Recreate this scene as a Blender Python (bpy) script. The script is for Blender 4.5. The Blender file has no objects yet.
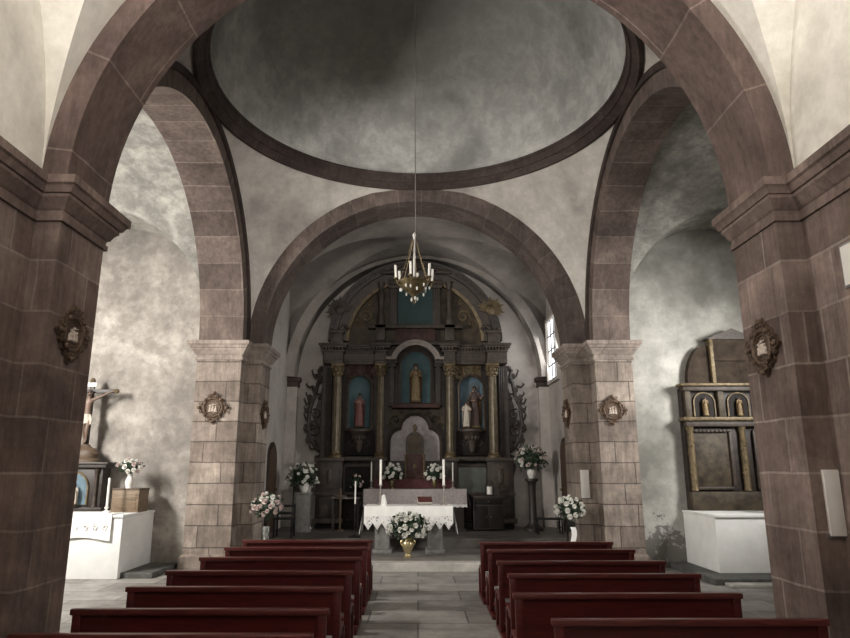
import bpy, bmesh, math, random
from mathutils import Vector, Matrix, Euler
random.seed(7)
PI = math.pi
C = bpy.context.scene.collection
sin, cos, sqrt, rad = math.sin, math.cos, math.sqrt, math.radians

# ------------------------------------------------------------------ materials
def newmat(name):
    m = bpy.data.materials.new(name); m.use_nodes = True
    nt = m.node_tree; b = nt.nodes['Principled BSDF']
    return m, nt, b

def ramp(nt, fac, stops):
    r = nt.nodes.new('ShaderNodeValToRGB'); e = r.color_ramp.elements
    while len(e) < len(stops): e.new(.5)
    for el, (p, c) in zip(e, stops):
        el.position = p; el.color = (*c, 1)
    nt.links.new(fac, r.inputs[0]); return r.outputs[0]

def noise(nt, vec, scale, detail=6, rough=.6, dist=0):
    n = nt.nodes.new('ShaderNodeTexNoise')
    n.inputs['Scale'].default_value = scale; n.inputs['Detail'].default_value = detail
    n.inputs['Roughness'].default_value = rough; n.inputs['Distortion'].default_value = dist
    nt.links.new(vec, n.inputs['Vector']); return n.outputs['Fac']

def mixc(nt, fac, a, b, mode='MIX'):
    m = nt.nodes.new('ShaderNodeMix'); m.data_type = 'RGBA'; m.blend_type = mode
    def put(s, v):
        if hasattr(v, 'is_linked') or isinstance(v, bpy.types.NodeSocket): nt.links.new(v, s)
        elif isinstance(v, (int, float)): s.default_value = v
        else: s.default_value = (*v, 1)
    put(m.inputs[0], fac); put(m.inputs[6], a); put(m.inputs[7], b)
    return m.outputs[2]

def mth(nt, op, a, b=None, c=None):
    m = nt.nodes.new('ShaderNodeMath'); m.operation = op
    for i, v in enumerate((a, b, c)):
        if v is None: continue
        if isinstance(v, bpy.types.NodeSocket): nt.links.new(v, m.inputs[i])
        else: m.inputs[i].default_value = v
    return m.outputs[0]

def bump(nt, b, h, strength=.3, dist=.02):
    n = nt.nodes.new('ShaderNodeBump'); n.inputs['Strength'].default_value = strength
    n.inputs['Distance'].default_value = dist
    nt.links.new(h, n.inputs['Height']); nt.links.new(n.outputs[0], b.inputs['Normal'])

def objco(nt):
    return nt.nodes.new('ShaderNodeTexCoord').outputs['Object']

def plain(name, col, rough=.6, metal=0, var=.25, scale=6, spec=.4, bumps=0):
    m, nt, b = newmat(name)
    v = objco(nt)
    f = noise(nt, v, scale, 5)
    lo = tuple(c * (1 - var) for c in col); hi = tuple(min(1, c * (1 + var)) for c in col)
    nt.links.new(ramp(nt, f, [(.3, lo), (.7, hi)]), b.inputs['Base Color'])
    b.inputs['Roughness'].default_value = rough; b.inputs['Metallic'].default_value = metal
    b.inputs['Specular IOR Level'].default_value = spec
    if bumps: bump(nt, b, noise(nt, v, scale * 4, 4), bumps, .01)
    return m

def plaster(name, light, mid, dark, stain=.5, scale=.55, peel=False, height_dark=None):
    m, nt, b = newmat(name); v = objco(nt)
    n1 = noise(nt, v, scale, 9, .6, 0)
    c = ramp(nt, n1, [(.34, dark), (.47, mid), (.62, light)])
    n2 = noise(nt, v, scale * 4.5, 8, .72, .15)
    c = mixc(nt, mth(nt, 'MULTIPLY', ramp(nt, n2, [(.42, (1, 1, 1)), (.62, (0, 0, 0))]), stain), c, dark)
    n3 = noise(nt, v, 9, 6, .7)
    c = mixc(nt, .25, c, ramp(nt, n3, [(.3, (.55, .55, .55)), (.7, (1.0, 1.0, 1.0))]), 'MULTIPLY')
    sep = nt.nodes.new('ShaderNodeSeparateXYZ'); nt.links.new(v, sep.inputs[0])
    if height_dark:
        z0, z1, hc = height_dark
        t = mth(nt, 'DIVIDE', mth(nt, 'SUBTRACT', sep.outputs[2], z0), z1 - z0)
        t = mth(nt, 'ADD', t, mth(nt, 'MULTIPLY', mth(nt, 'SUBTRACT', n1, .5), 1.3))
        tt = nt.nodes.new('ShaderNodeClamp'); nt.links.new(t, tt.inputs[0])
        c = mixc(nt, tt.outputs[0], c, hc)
    if peel:
        n4 = noise(nt, v, 5, 8, .75, .6)
        zf = mth(nt, 'MULTIPLY', mth(nt, 'SUBTRACT', 1.15, sep.outputs[2]), .32)
        k = mth(nt, 'GREATER_THAN', mth(nt, 'ADD', n4, zf), .68)
        c = mixc(nt, mth(nt, 'MULTIPLY', k, .8), c, (.12, .11, .10))
    nt.links.new(c, b.inputs['Base Color'])
    b.inputs['Roughness'].default_value = .9; b.inputs['Specular IOR Level'].default_value = .2
    bump(nt, b, n3, .25, .02)
    return m

def stone(name, c1, c2, mortar, rowh=.42, bw=.8, uv=False, ms=.012, rough=.8, offset=.5):
    """squared masonry: courses along z (or along the arch when uv)"""
    m, nt, b = newmat(name); tc = nt.nodes.new('ShaderNodeTexCoord')
    o = tc.outputs['Object']
    if uv: vec = tc.outputs['UV']
    else:
        sep = nt.nodes.new('ShaderNodeSeparateXYZ'); nt.links.new(o, sep.inputs[0])
        cmb = nt.nodes.new('ShaderNodeCombineXYZ')
        nt.links.new(mth(nt, 'ADD', sep.outputs[0], sep.outputs[1]), cmb.inputs[0])
        nt.links.new(sep.outputs[2], cmb.inputs[1]); vec = cmb.outputs[0]
    br = nt.nodes.new('ShaderNodeTexBrick')
    br.offset = offset
    for k, val in (('Scale', 1), ('Mortar Size', ms), ('Mortar Smooth', .3), ('Bias', 0), ('Brick Width', bw), ('Row Height', rowh)):
        br.inputs[k].default_value = val
    br.inputs['Color1'].default_value = (*c1, 1); br.inputs['Color2'].default_value = (*c2, 1)
    br.inputs['Mortar'].default_value = (*mortar, 1)
    br.offset_frequency = 2; br.squash = 1.45; br.squash_frequency = 3
    wob = nt.nodes.new('ShaderNodeTexNoise'); wob.inputs['Scale'].default_value = 1.7; wob.inputs['Detail'].default_value = 5
    nt.links.new(vec, wob.inputs['Vector'])
    wa = nt.nodes.new('ShaderNodeVectorMath'); wa.operation = 'MULTIPLY_ADD'
    nt.links.new(wob.outputs['Color'], wa.inputs[0]); wa.inputs[1].default_value = (.05, .045, 0); nt.links.new(vec, wa.inputs[2])
    nt.links.new(wa.outputs[0], br.inputs['Vector'])
    n1 = noise(nt, o, 1.3, 8, .68, .3); n2 = noise(nt, o, 14, 6, .7)
    c = mixc(nt, .75, br.outputs['Color'], ramp(nt, n1, [(.3, (.36, .33, .33)), (.5, (.85, .83, .82)), (.68, (1.5, 1.47, 1.44))]), 'MULTIPLY')
    c = mixc(nt, .45, c, ramp(nt, n2, [(.3, (.55, .55, .55)), (.7, (1.15, 1.15, 1.15))]), 'MULTIPLY')
    mp = nt.nodes.new('ShaderNodeMapping'); mp.inputs['Scale'].default_value = (9, 9, 1.1); nt.links.new(o, mp.inputs[0])
    n3 = noise(nt, mp.outputs[0], 1.6, 7, .72)
    c = mixc(nt, .6, c, ramp(nt, n3, [(.32, (.5, .48, .47)), (.5, (.95, .94, .93)), (.68, (1.35, 1.33, 1.3))]), 'MULTIPLY')
    nt.links.new(c, b.inputs['Base Color'])
    b.inputs['Roughness'].default_value = rough; b.inputs['Specular IOR Level'].default_value = .25
    h = mth(nt, 'ADD', mth(nt, 'MULTIPLY', br.outputs['Fac'], -1.0), mth(nt, 'MULTIPLY', n2, .5))
    bump(nt, b, h, .5, .015)
    return m

M = {}
M['plaster'] = plaster('pale_lime_plaster', (.66, .62, .57), (.52, .48, .44), (.27, .25, .23), .35)
M['plaster_nave'] = plaster('cream_nave_plaster', (.80, .765, .70), (.70, .665, .60), (.42, .395, .34), .3)
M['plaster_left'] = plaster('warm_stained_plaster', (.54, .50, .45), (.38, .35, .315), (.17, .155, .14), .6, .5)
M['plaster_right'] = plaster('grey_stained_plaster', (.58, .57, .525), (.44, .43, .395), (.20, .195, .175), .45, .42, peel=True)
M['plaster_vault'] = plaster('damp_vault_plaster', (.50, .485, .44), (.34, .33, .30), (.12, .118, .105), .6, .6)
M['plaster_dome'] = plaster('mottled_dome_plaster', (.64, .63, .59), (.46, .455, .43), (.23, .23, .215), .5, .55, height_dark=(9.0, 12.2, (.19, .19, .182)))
M['plaster_chancel'] = plaster('chancel_plaster', (.54, .50, .465), (.46, .42, .39), (.28, .255, .235), .25)
M['stone_near'] = stone('red_brown_ashlar', (.245, .187, .165), (.145, .107, .094), (.29, .24, .215), .46, .72)
M['stone_far'] = stone('tan_ashlar', (.39, .335, .29), (.235, .195, .168), (.12, .10, .09), .40, .74)
M['stone_arch'] = stone('red_brown_voussoirs', (.145, .105, .092), (.10, .072, .064), (.22, .17, .15), .98, 2.3, uv=True, ms=.012)
M['stone_arch_far'] = stone('brown_voussoirs', (.19, .15, .132), (.115, .088, .077), (.24, .195, .172), .55, 2.6, uv=True, ms=.014)
M['stone_arch_chancel'] = stone('dark_voussoirs', (.145, .115, .103), (.105, .083, .075), (.18, .145, .13), .5, 1.3, uv=True, ms=.01)
M['stone_trim'] = stone('dark_ring_stone', (.075, .056, .05), (.055, .041, .037), (.10, .078, .07), 3, .8, ms=.008)
M['stone_cornice'] = stone('cornice_stone', (.20, .15, .132), (.135, .10, .088), (.19, .145, .128), 3, .95, ms=.008)
M['stone_cornice_far'] = stone('pale_impost_stone', (.40, .345, .305), (.30, .255, .225), (.2, .17, .15), 3, 1.4, ms=.006)

def floor_mat():
    m, nt, b = newmat('worn_stone_slabs'); v = objco(nt)
    br = nt.nodes.new('ShaderNodeTexBrick')
    for k, val in (('Scale', 1), ('Mortar Size', .012), ('Mortar Smooth', .2), ('Bias', 0), ('Brick Width', 1.25), ('Row Height', .72)):
        br.inputs[k].default_value = val
    br.inputs['Color1'].default_value = (.32, .305, .285, 1); br.inputs['Color2'].default_value = (.19, .178, .166, 1)
    br.inputs['Mortar'].default_value = (.09, .08, .075, 1)
    nt.links.new(v, br.inputs['Vector'])
    n = noise(nt, v, 2.2, 8, .7)
    c = mixc(nt, .7, br.outputs['Color'], ramp(nt, n, [(.3, (.45, .44, .43)), (.7, (1.4, 1.4, 1.38))]), 'MULTIPLY')
    nt.links.new(c, b.inputs['Base Color'])
    nt.links.new(ramp(nt, n, [(.3, (.62,) * 3), (.7, (.42,) * 3)]), b.inputs['Roughness'])
    bump(nt, b, mth(nt, 'ADD', mth(nt, 'MULTIPLY', br.outputs['Fac'], -1), mth(nt, 'MULTIPLY', n, .4)), .3, .01)
    return m
M['floor'] = floor_mat()
M['step'] = plain('pale_step_stone', (.44, .42, .39), .6, var=.3, scale=3, bumps=.2)
M['chancel_floor'] = plain('dark_chancel_flags', (.13, .115, .105), .5, var=.4, scale=3)
M['plinth'] = plain('dark_plinth_stone', (.085, .085, .08), .7, var=.4)
M['greystone'] = plain('grey_granite', (.20, .195, .185), .75, var=.3, scale=9, bumps=.2)

def wood(name, c, rough=.35, var=.4, spec=.5):
    m, nt, b = newmat(name); v = objco(nt)
    mp = nt.nodes.new('ShaderNodeMapping'); mp.inputs['Scale'].default_value = (1.2, 9, 14)
    nt.links.new(v, mp.inputs[0])
    f = noise(nt, mp.outputs[0], 2.2, 6, .6, .8)
    nt.links.new(ramp(nt, f, [(.3, tuple(x * (1 - var) for x in c)), (.7, tuple(x * (1 + var) for x in c))]), b.inputs['Base Color'])
    b.inputs['Roughness'].default_value = rough; b.inputs['Specular IOR Level'].default_value = spec
    bump(nt, b, f, .08, .01); return m
M['pew'] = wood('red_brown_varnished_wood', (.062, .0095, .0085), .36, spec=.35)
M['pew_rail'] = wood('red_brown_rail_wood', (.085, .018, .0155), .3)
M['dkwood'] = wood('black_brown_wood', (.03, .022, .018), .5)
M['woodbox'] = wood('oak_box_wood', (.17, .12, .075), .55)
M['woodbox_side'] = wood('oak_box_dark', (.09, .06, .038), .55)
M['door'] = wood('brown_door_wood', (.07, .042, .028), .6)
M['ret'] = plain('dark_carved_walnut', (.034, .025, .021), .5, var=.5, scale=7, bumps=.5)
M['ret2'] = plain('umber_carved_wood', (.052, .039, .031), .5, var=.5, scale=9, bumps=.6)
M['retdk'] = plain('darkest_walnut', (.016, .0125, .011), .65, var=.4, scale=6, spec=.2)  # darkest walnut tone, for plinth, niche fields and cabinet fronts
M['gold'] = plain('aged_gilding', (.13, .095, .05), .5, .25, var=.55, scale=12, bumps=.4)
M['goldcol'] = plain('gilded_column', (.125, .10, .064), .4, .2, var=.4, scale=8)
M['goldpanel'] = plain('faded_gilt_panel', (.055, .041, .026), .6, .1, var=.7, scale=5, bumps=.8)
M['redorn'] = plain('faded_red_gilt', (.06, .028, .024), .6, .05, var=.6, scale=10, bumps=.5)
M['blue'] = plain('teal_niche_paint', (.085, .145, .16), .7, var=.22, scale=4)
M['blue2'] = plain('sky_blue_niche_paint', (.115, .175, .215), .7, var=.35, scale=5)
M['teal'] = plain('dark_teal_panel', (.022, .058, .058), .6, var=.2, scale=3)
M['silver'] = plain('silver_grey_brocade', (.36, .33, .335), .55, .1, var=.25, scale=9)
M['redcloth'] = plain('dull_red_cloth', (.12, .045, .046), .85, var=.25, scale=8)
M['mirror'] = plain('dull_glass_panel', (.10, .11, .095), .3, .2, var=.2)
M['palearch'] = plain('pale_grey_moulding', (.27, .235, .215), .6, var=.2)
M['skin'] = plain('painted_flesh', (.42, .28, .21), .5, var=.12)
M['robe_brown'] = plain('brown_painted_robe', (.20, .125, .06), .55, var=.4, scale=14)
M['robe_red'] = plain('rose_painted_robe', (.19, .085, .08), .6, var=.3, scale=12)
M['robe_white'] = plain('ivory_painted_robe', (.50, .45, .38), .6, var=.15, scale=12)
M['robe_dark'] = plain('dark_painted_mantle', (.075, .05, .042), .6, var=.4, scale=12)
M['robe_gold'] = plain('gilt_painted_robe', (.22, .16, .085), .5, .15, var=.35, scale=12)
M['aged_flesh'] = plain('aged_painted_flesh', (.17, .115, .088), .5, var=.25)
M['crown_brown'] = plain('warm_brown_boards', (.042, .03, .021), .75, var=.5, scale=5, spec=.15)
M['hair'] = plain('dark_painted_hair', (.04, .025, .018), .6)
M['whitecloth'] = plain('white_linen', (.86, .85, .82), .85, var=.05, scale=6)
M['greycloth'] = plain('pinkish_grey_linen', (.40, .355, .35), .85, var=.22, scale=22)
def lace_mat():
    m, nt, b = newmat('white_lace'); v = objco(nt)
    vo = nt.nodes.new('ShaderNodeTexVoronoi'); vo.inputs['Scale'].default_value = 17; nt.links.new(v, vo.inputs['Vector'])
    c = ramp(nt, vo.outputs['Distance'], [(.18, (.26, .26, .27)), (.34, (.74, .73, .71))])
    nt.links.new(c, b.inputs['Base Color']); b.inputs['Roughness'].default_value = .9; return m
M['lace'] = lace_mat()
M['whiteplaster'] = plain('whitewash', (.80, .80, .78), .9, var=.06, scale=4, bumps=.15)
M['petal'] = plain('white_petal', (.80, .79, .74), .7, var=.08)
M['petal_pink'] = plain('blush_petal', (.66, .55, .52), .7, var=.12)
M['leaf'] = plain('dark_green_leaf', (.022, .042, .02), .5, var=.5, scale=20)
M['goldpot'] = plain('polished_brass', (.56, .46, .26), .3, .75, var=.15)
M['brass'] = plain('antique_brass', (.16, .125, .065), .4, .7, var=.4, scale=20)
M['candle'] = plain('white_wax', (.82, .80, .74), .5, var=.04)
M['whitevase'] = plain('white_ceramic', (.72, .70, .66), .3, var=.05)
M['iron'] = plain('black_iron', (.018, .017, .016), .45, .4, var=.3)
M['med'] = plain('bronzed_carving', (.105, .068, .045), .5, .2, var=.5, scale=25, bumps=.6)
M['med_pale'] = plain('pale_relief', (.50, .42, .36), .6, var=.25, scale=30)
M['plaque'] = plain('white_marble_plaque', (.70, .67, .63), .4, var=.06)
M['paper'] = plain('page_paper', (.75, .73, .68), .8, var=.04)
M['book'] = plain('dark_red_leather', (.09, .03, .027), .5)
M['cord'] = plain('grey_cord', (.16, .14, .13), .7)
M['ribbon'] = plain('white_satin_ribbon', (.85, .84, .82), .4, var=.03)
def glass():
    m, nt, b = newmat('clear_glass'); b.inputs['Base Color'].default_value = (.9, .92, .9, 1)
    b.inputs['Roughness'].default_value = .03; b.inputs['Transmission Weight'].default_value = .9
    b.inputs['IOR'].default_value = 1.45; return m
M['glass'] = glass()
def glow(name, col, s):
    m, nt, b = newmat(name); v = objco(nt); n = noise(nt, v, 3, 3)
    b.inputs['Base Color'].default_value = (.8, .8, .8, 1)
    nt.links.new(ramp(nt, n, [(.2, tuple(c * .85 for c in col)), (.8, col)]), b.inputs['Emission Color'])
    b.inputs['Emission Strength'].default_value = s; return m
M['daylight'] = glow('frosted_daylit_pane', (.95, .97, 1), 2.2)
M['crystal'] = plain('crystal_drop', (.85, .85, .8), .08, .1, var=.05, spec=1)

# ------------------------------------------------------------------ mesh builder
class MB:
    def __init__(s): s.bm = bmesh.new(); s.uv = None
    def box(s, x0, x1, y0, y1, z0, z1, bev=0, rot=None, loc=None):
        vs = [s.bm.verts.new(p) for p in ((x0,y0,z0),(x1,y0,z0),(x1,y1,z0),(x0,y1,z0),(x0,y0,z1),(x1,y0,z1),(x1,y1,z1),(x0,y1,z1))]
        fs = [s.bm.faces.new([vs[i] for i in q]) for q in ((0,3,2,1),(4,5,6,7),(0,1,5,4),(1,2,6,5),(2,3,7,6),(3,0,4,7))]
        if bev:
            es = list({e for f in fs for e in f.edges})
            r = bmesh.ops.bevel(s.bm, geom=es, offset=bev, segments=2, affect='EDGES', profile=.5)
            vs = list({v for f in r['faces'] for v in f.verts} | {v for v in vs if v.is_valid})
        if rot is not None or loc is not None:
            m = (Matrix.Translation(loc) if loc is not None else Matrix()) @ (Euler(rot).to_matrix().to_4x4() if rot is not None else Matrix())
            bmesh.ops.transform(s.bm, matrix=m, verts=[v for v in vs if v.is_valid])
        return s
    def grid(s, pts, closed_u=False, closed_v=False, flip=False):
        """pts[i][j]"""
        V = [[s.bm.verts.new(p) for p in row] for row in pts]
        n, m = len(V), len(V[0])
        for i in range(n if closed_u else n - 1):
            for j in range(m if closed_v else m - 1):
                q = [V[i][j], V[(i+1) % n][j], V[(i+1) % n][(j+1) % m], V[i][(j+1) % m]]
                if flip: q.reverse()
                try: s.bm.faces.new(q)
                except ValueError: pass
        return V
    def lathe(s, prof, n=20, c=(0,0,0), sx=1, sy=1, cap=True, flute=0, nfl=0):
        rows = []
        for r, z in prof:
            row = []
            for k in range(n):
                a = 2*PI*k/n; rr = r*(1 - flute*(.5+.5*cos(a*nfl))) if flute else r
                row.append((c[0]+rr*cos(a)*sx, c[1]+rr*sin(a)*sy, c[2]+z))
            rows.append(row)
        V = s.grid(rows, closed_v=True, flip=True)
        if cap:
            if prof[0][0] > 1e-5: s.bm.faces.new(list(reversed(V[0])))
            if prof[-1][0] > 1e-5: s.bm.faces.new(V[-1])
        return s
    def tube(s, path, r, n=8, cap=True, closed=False):
        P = [Vector(p) for p in path]; N = len(P)
        rr = r if isinstance(r, (list, tuple)) else [r]*N
        rows = []; up = None
        for i in range(N):
            if closed: t = P[(i+1) % N] - P[i-1]
            else: t = P[min(i+1, N-1)] - P[max(i-1, 0)]
            t.normalize()
            if up is None:
                up = Vector((0,0,1)) if abs(t.z) < .9 else Vector((0,1,0))
            a = t.cross(up).normalized(); b = a.cross(t).normalized(); up = b
            rows.append([P[i] + (a*cos(2*PI*k/n) + b*sin(2*PI*k/n))*rr[i] for k in range(n)])
        V = s.grid(rows, closed_u=closed, closed_v=True)
        if cap and not closed:
            s.bm.faces.new(V[0]); s.bm.faces.new(list(reversed(V[-1])))
        return s
    def prism(s, poly, z0, z1, axis='z', caps=True):
        """poly list of 2D; axis z:(x,y) y:(x,z) x:(y,z)"""
        def P(a, b, t): return {'z': (a, b, t), 'y': (a, t, b), 'x': (t, a, b)}[axis]
        A = [s.bm.verts.new(P(a, b, z0)) for a, b in poly]; B = [s.bm.verts.new(P(a, b, z1)) for a, b in poly]
        n = len(poly)
        for i in range(n): s.bm.faces.new([A[i], A[(i+1) % n], B[(i+1) % n], B[i]])
        if caps:
            s.bm.faces.new(list(reversed(A))); s.bm.faces.new(B)
        return s
    def ball(s, c, r, seg=12, ring=8, sc=(1,1,1), rot=None):
        m = Matrix.Translation(c) @ (Euler(rot).to_matrix().to_4x4() if rot else Matrix()) @ Matrix.Diagonal((r*sc[0], r*sc[1], r*sc[2], 1))
        bmesh.ops.create_uvsphere(s.bm, u_segments=seg, v_segments=ring, radius=1, matrix=m); return s
    def arch(s, axis, cx, zs, ri, ro, a0, a1, n=40, t0=0, t1=PI):
        """semicircular arch ring with the soffit; axis = direction of its depth; uv = (run across section, arc length)"""
        uvl = s.bm.loops.layers.uv.verify()
        def P(r, t, a):
            h, z = cx + r*cos(t), zs + r*sin(t)
            return (h, a, z) if axis == 'y' else (a, h, z)
        d = ro - ri; w = a1 - a0
        sec = [(ro, a0, 0), (ri, a0, d), (ri, a1, d+w), (ro, a1, 2*d+w), (ro, a0, 3*d+2*w)]
        for i in range(n):
            ta, tb = t0 + (t1-t0)*i/n, t0 + (t1-t0)*(i+1)/n
            for k in range(4):
                (r0, p0, u0), (r1, p1, u1) = sec[k], sec[k+1]
                vs = [s.bm.verts.new(P(r0, ta, p0)), s.bm.verts.new(P(r1, ta, p1)), s.bm.verts.new(P(r1, tb, p1)), s.bm.verts.new(P(r0, tb, p0))]
                f = s.bm.faces.new(vs)
                for l, uv in zip(f.loops, ((u0, ta*ri), (u1, ta*ri), (u1, tb*ri), (u0, tb*ri))): l[uvl].uv = uv
        bmesh.ops.remove_doubles(s.bm, verts=s.bm.verts, dist=1e-5)
        return s
    def done(s, name, mat, parent=None, smooth=40, recalc=True):
        if recalc: bmesh.ops.recalc_face_normals(s.bm, faces=s.bm.faces)
        me = bpy.data.meshes.new(name); s.bm.to_mesh(me); s.bm.free()
        me.materials.append(M[mat] if isinstance(mat, str) else mat)
        if smooth:
            for p in me.polygons: p.use_smooth = True
            me.set_sharp_from_angle(angle=rad(smooth))
        o = bpy.data.objects.new(name, me); C.objects.link(o)
        if parent: o.parent = parent
        return o

def tag(o, label, cat, group=None):
    o['label'] = label; o['category'] = cat
    if group: o['group'] = group
    return o
def thing(name, label, cat, loc=(0,0,0), rz=0, group=None):
    o = bpy.data.objects.new(name, None); C.objects.link(o)
    o.empty_display_size = .1
    o.location = loc; o.rotation_euler = (0,0,rz)
    return tag(o, label, cat, group)
def struct(o): o['kind'] = 'structure'; return o
def sroot(name):
    o = bpy.data.objects.new(name, None); C.objects.link(o); o['kind'] = 'structure'; return o
def copy_tree(o, parent=None):
    c = o.copy(); C.objects.link(c); c.parent = parent
    for ch in list(o.children): copy_tree(ch, c)
    return c
def relabel(o, label, loc, rz=None, scale=None):
    o['label'] = label; o.location = loc
    if rz is not None: o.rotation_euler = (0,0,rz)
    if scale: o.scale = (scale,)*3
    return o

# ------------------------------------------------------------------ dimensions
CY = 9.9; ZS = 4.4; RI = 3.2; RO = 3.6
XN = 3.45; XT0 = 4.65; XT1 = 8.0
YE = 13.3
XT = {-1: 4.5, 1: 4.36}      # outer edge of the side arches

# ------------------------------------------------------------------ room shell
struct(MB().box(-8.4, 8.4, -3.4, 18.6, -.3, 0).done('floor', 'floor', smooth=0))
M['platform'] = plain('worn_platform_stone', (.175, .16, .148), .6, var=.35, scale=3, bumps=.2)
struct(MB().box(-3.6, 3.6, 12.76, 18.2, 0.0, .158, .0).done('trim_1', 'platform', smooth=0))
struct(MB().box(-3.6, 3.6, 12.70, 13.0, 0.0, .162, .012).done('trim_20', 'step', smooth=0))      # altar step
struct(MB().box(-3.6, 3.6, 15.0, 18.2, .16, .36, .01).done('trim_2', 'chancel_floor', smooth=0))
# step the edge board
for sx, nm in ((-1, 'left'), (1, 'right')):
    a, b = sorted((sx*XN, sx*(XN+.5)))
    struct(MB().box(a, b, -3.4, 5.6, 0, 8.3).done('wall_nave_'+nm, 'plaster_nave', smooth=0))
    a, b = sorted((sx*XT1, sx*(XT1+.4)))
    struct(MB().box(a, b, 6.0, 13.8, 0, 8.3).done('wall_transept_end_'+nm, 'plaster', smooth=0))
    a, b = sorted((sx*3.62, sx*8.4))
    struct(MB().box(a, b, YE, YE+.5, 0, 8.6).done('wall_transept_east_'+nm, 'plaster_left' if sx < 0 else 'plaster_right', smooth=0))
    struct(MB().box(a, b, 6.0, 6.3, 0, 8.6).done('wall_transept_west_'+nm, 'plaster', smooth=0))
    a, b = sorted((sx*3.6, sx*4.0))
    struct(MB().box(a, b, 14.3, 18.6, 0, 8.3).done('wall_chancel_'+nm, 'plaster_chancel', smooth=0))
struct(MB().box(-4, 4, 18.1, 18.6, 0, 8.6).done('wall_chancel_back', 'plaster_chancel', smooth=0))
struct(MB().box(-4, 4, -3.4, -3.0, 0, 8.6).done('wall_nave_back', 'plaster_nave', smooth=0))

def groin(name, mat, x0, x1, y0, y1, zs, ax, hx, cxx, ay, hy, cyy, n=72):
    """ceiling = max of two barrels: one spanning x (half width ax, rise hx), one spanning y (ay, hy)"""
    mb = MB(); nx = ny = n
    def pos(a, b, k): t = .5 - .5*cos(PI*k/n); return a + (b-a)*t
    pts = []
    for i in range(nx+1):
        row = []
        for j in range(ny+1):
            x, y = pos(x0, x1, i), pos(y0, y1, j)
            u = 1 - ((x-cxx)/ax)**2; v = 1 - ((y-cyy)/ay)**2
            z = zs
            if u > 0: z = max(z, zs + hx[0] + hx[1]*sqrt(u))
            if v > 0: z = max(z, zs + hy[0] + hy[1]*sqrt(v))
            row.append((x, y, z))
        pts.append(row)
    def zat(x, y):
        u = 1 - ((x-cxx)/ax)**2; v = 1 - ((y-cyy)/ay)**2; z = zs
        if u > 0: z = max(z, zs + hx[0] + hx[1]*sqrt(u))
        if v > 0: z = max(z, zs + hy[0] + hy[1]*sqrt(v))
        return z
    V = [[mb.bm.verts.new(p) for p in row] for row in pts]
    for i in range(nx):
        for j in range(ny):
            a, b, c, d = V[i][j], V[i+1][j], V[i+1][j+1], V[i][j+1]
            zc = zat((a.co.x+c.co.x)/2, (a.co.y+c.co.y)/2)
            if abs((a.co.z+c.co.z)/2 - zc) <= abs((b.co.z+d.co.z)/2 - zc): tri = ((a, b, c), (a, c, d))
            else: tri = ((a, b, d), (b, c, d))
            for q in tri: mb.bm.faces.new(q)
    return struct(mb.done(name, mat, smooth=24))
groin('ceiling_nave', 'plaster_nave', -XN, XN, -.9, 5.5, ZS, XN, (0, 3.45), 0, 3.2, (0, 3.45), 2.3)
mb = MB(); mb.grid([[(XN*cos(t*PI/24), y, ZS+XN*sin(t*PI/24)) for t in range(25)] for y in (-3.0, -.9)])
struct(mb.done('ceiling_entrance', 'plaster_nave'))
for sx, nm in ((-1, 'left'), (1, 'right')):
    XT0 = XT[sx]; a, b = sorted((sx*XT0, sx*XT1)); cx = sx*(XT0+XT1)/2
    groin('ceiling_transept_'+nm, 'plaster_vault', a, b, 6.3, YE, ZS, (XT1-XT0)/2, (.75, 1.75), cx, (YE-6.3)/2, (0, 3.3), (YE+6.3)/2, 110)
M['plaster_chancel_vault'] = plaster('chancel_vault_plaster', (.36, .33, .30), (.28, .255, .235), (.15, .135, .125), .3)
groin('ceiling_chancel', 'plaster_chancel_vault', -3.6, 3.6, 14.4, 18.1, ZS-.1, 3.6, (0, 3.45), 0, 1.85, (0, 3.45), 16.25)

# pendentives + ring + dome
mb = MB(); RS = RO*sqrt(2)
for qx in (-1, 1):
    for qy in (-1, 1):
        rows = []
        for i in range(25):
            z = 3.6*(i/24); r = sqrt(max(RS*RS - z*z, RO*RO)); a0 = math.acos(min(1, RO/r)); a1 = PI/2 - a0
            if i == 0: a0 = a1 = PI/4
            rows.append([(qx*r*cos(a0+(a1-a0)*k/20), CY+qy*r*sin(a0+(a1-a0)*k/20), ZS+z) for k in range(21)])
        mb.grid(rows)
bmesh.ops.remove_doubles(mb.bm, verts=mb.bm.verts, dist=1e-4)
struct(mb.done('ceiling_pendentives', 'plaster'))
mb = MB()
mb.lathe([(3.62, 7.97), (3.62, 7.92), (3.56, 7.91), (3.53, 7.95), (3.50, 7.98), (3.46, 8.02), (3.43, 8.02), (3.41, 8.06), (3.41, 8.15), (3.38, 8.17), (3.38, 8.22), (3.5, 8.24)], 96, (0, CY, 0), cap=False)
struct(mb.done('trim_3', 'stone_trim'))
mb = MB()
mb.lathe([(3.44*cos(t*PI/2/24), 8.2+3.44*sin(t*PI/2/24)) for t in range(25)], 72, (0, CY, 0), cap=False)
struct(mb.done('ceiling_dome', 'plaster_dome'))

# stone arches
struct(MB().arch('y', .005, ZS, 3.215, 3.63, 5.5, 6.3, 56).done('trim_4', 'stone_arch', smooth=30))
struct(MB().arch('y', -.05, ZS, 3.25, 3.64, 13.5, 14.4, 56).done('trim_5', 'stone_arch_chancel', smooth=30))
struct(MB().arch('x', CY, ZS, RI, RO, -XT[-1], -3.6, 56).done('trim_6', 'stone_arch_far', smooth=30))
struct(MB().arch('x', CY, ZS, RI, RO, 3.6, XT[1], 56).done('trim_7', 'stone_arch_far', smooth=30))
# slim raised outer band along the crossing edge of the side arches
for k, sx in ((8, -1), (9, 1)):
    a, b = sorted((sx*3.6, sx*3.55))
    struct(MB().arch('x', CY, ZS, 3.48, 3.6, a, b, 56).done('trim_%d' % k, 'stone_trim', smooth=30))
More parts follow.
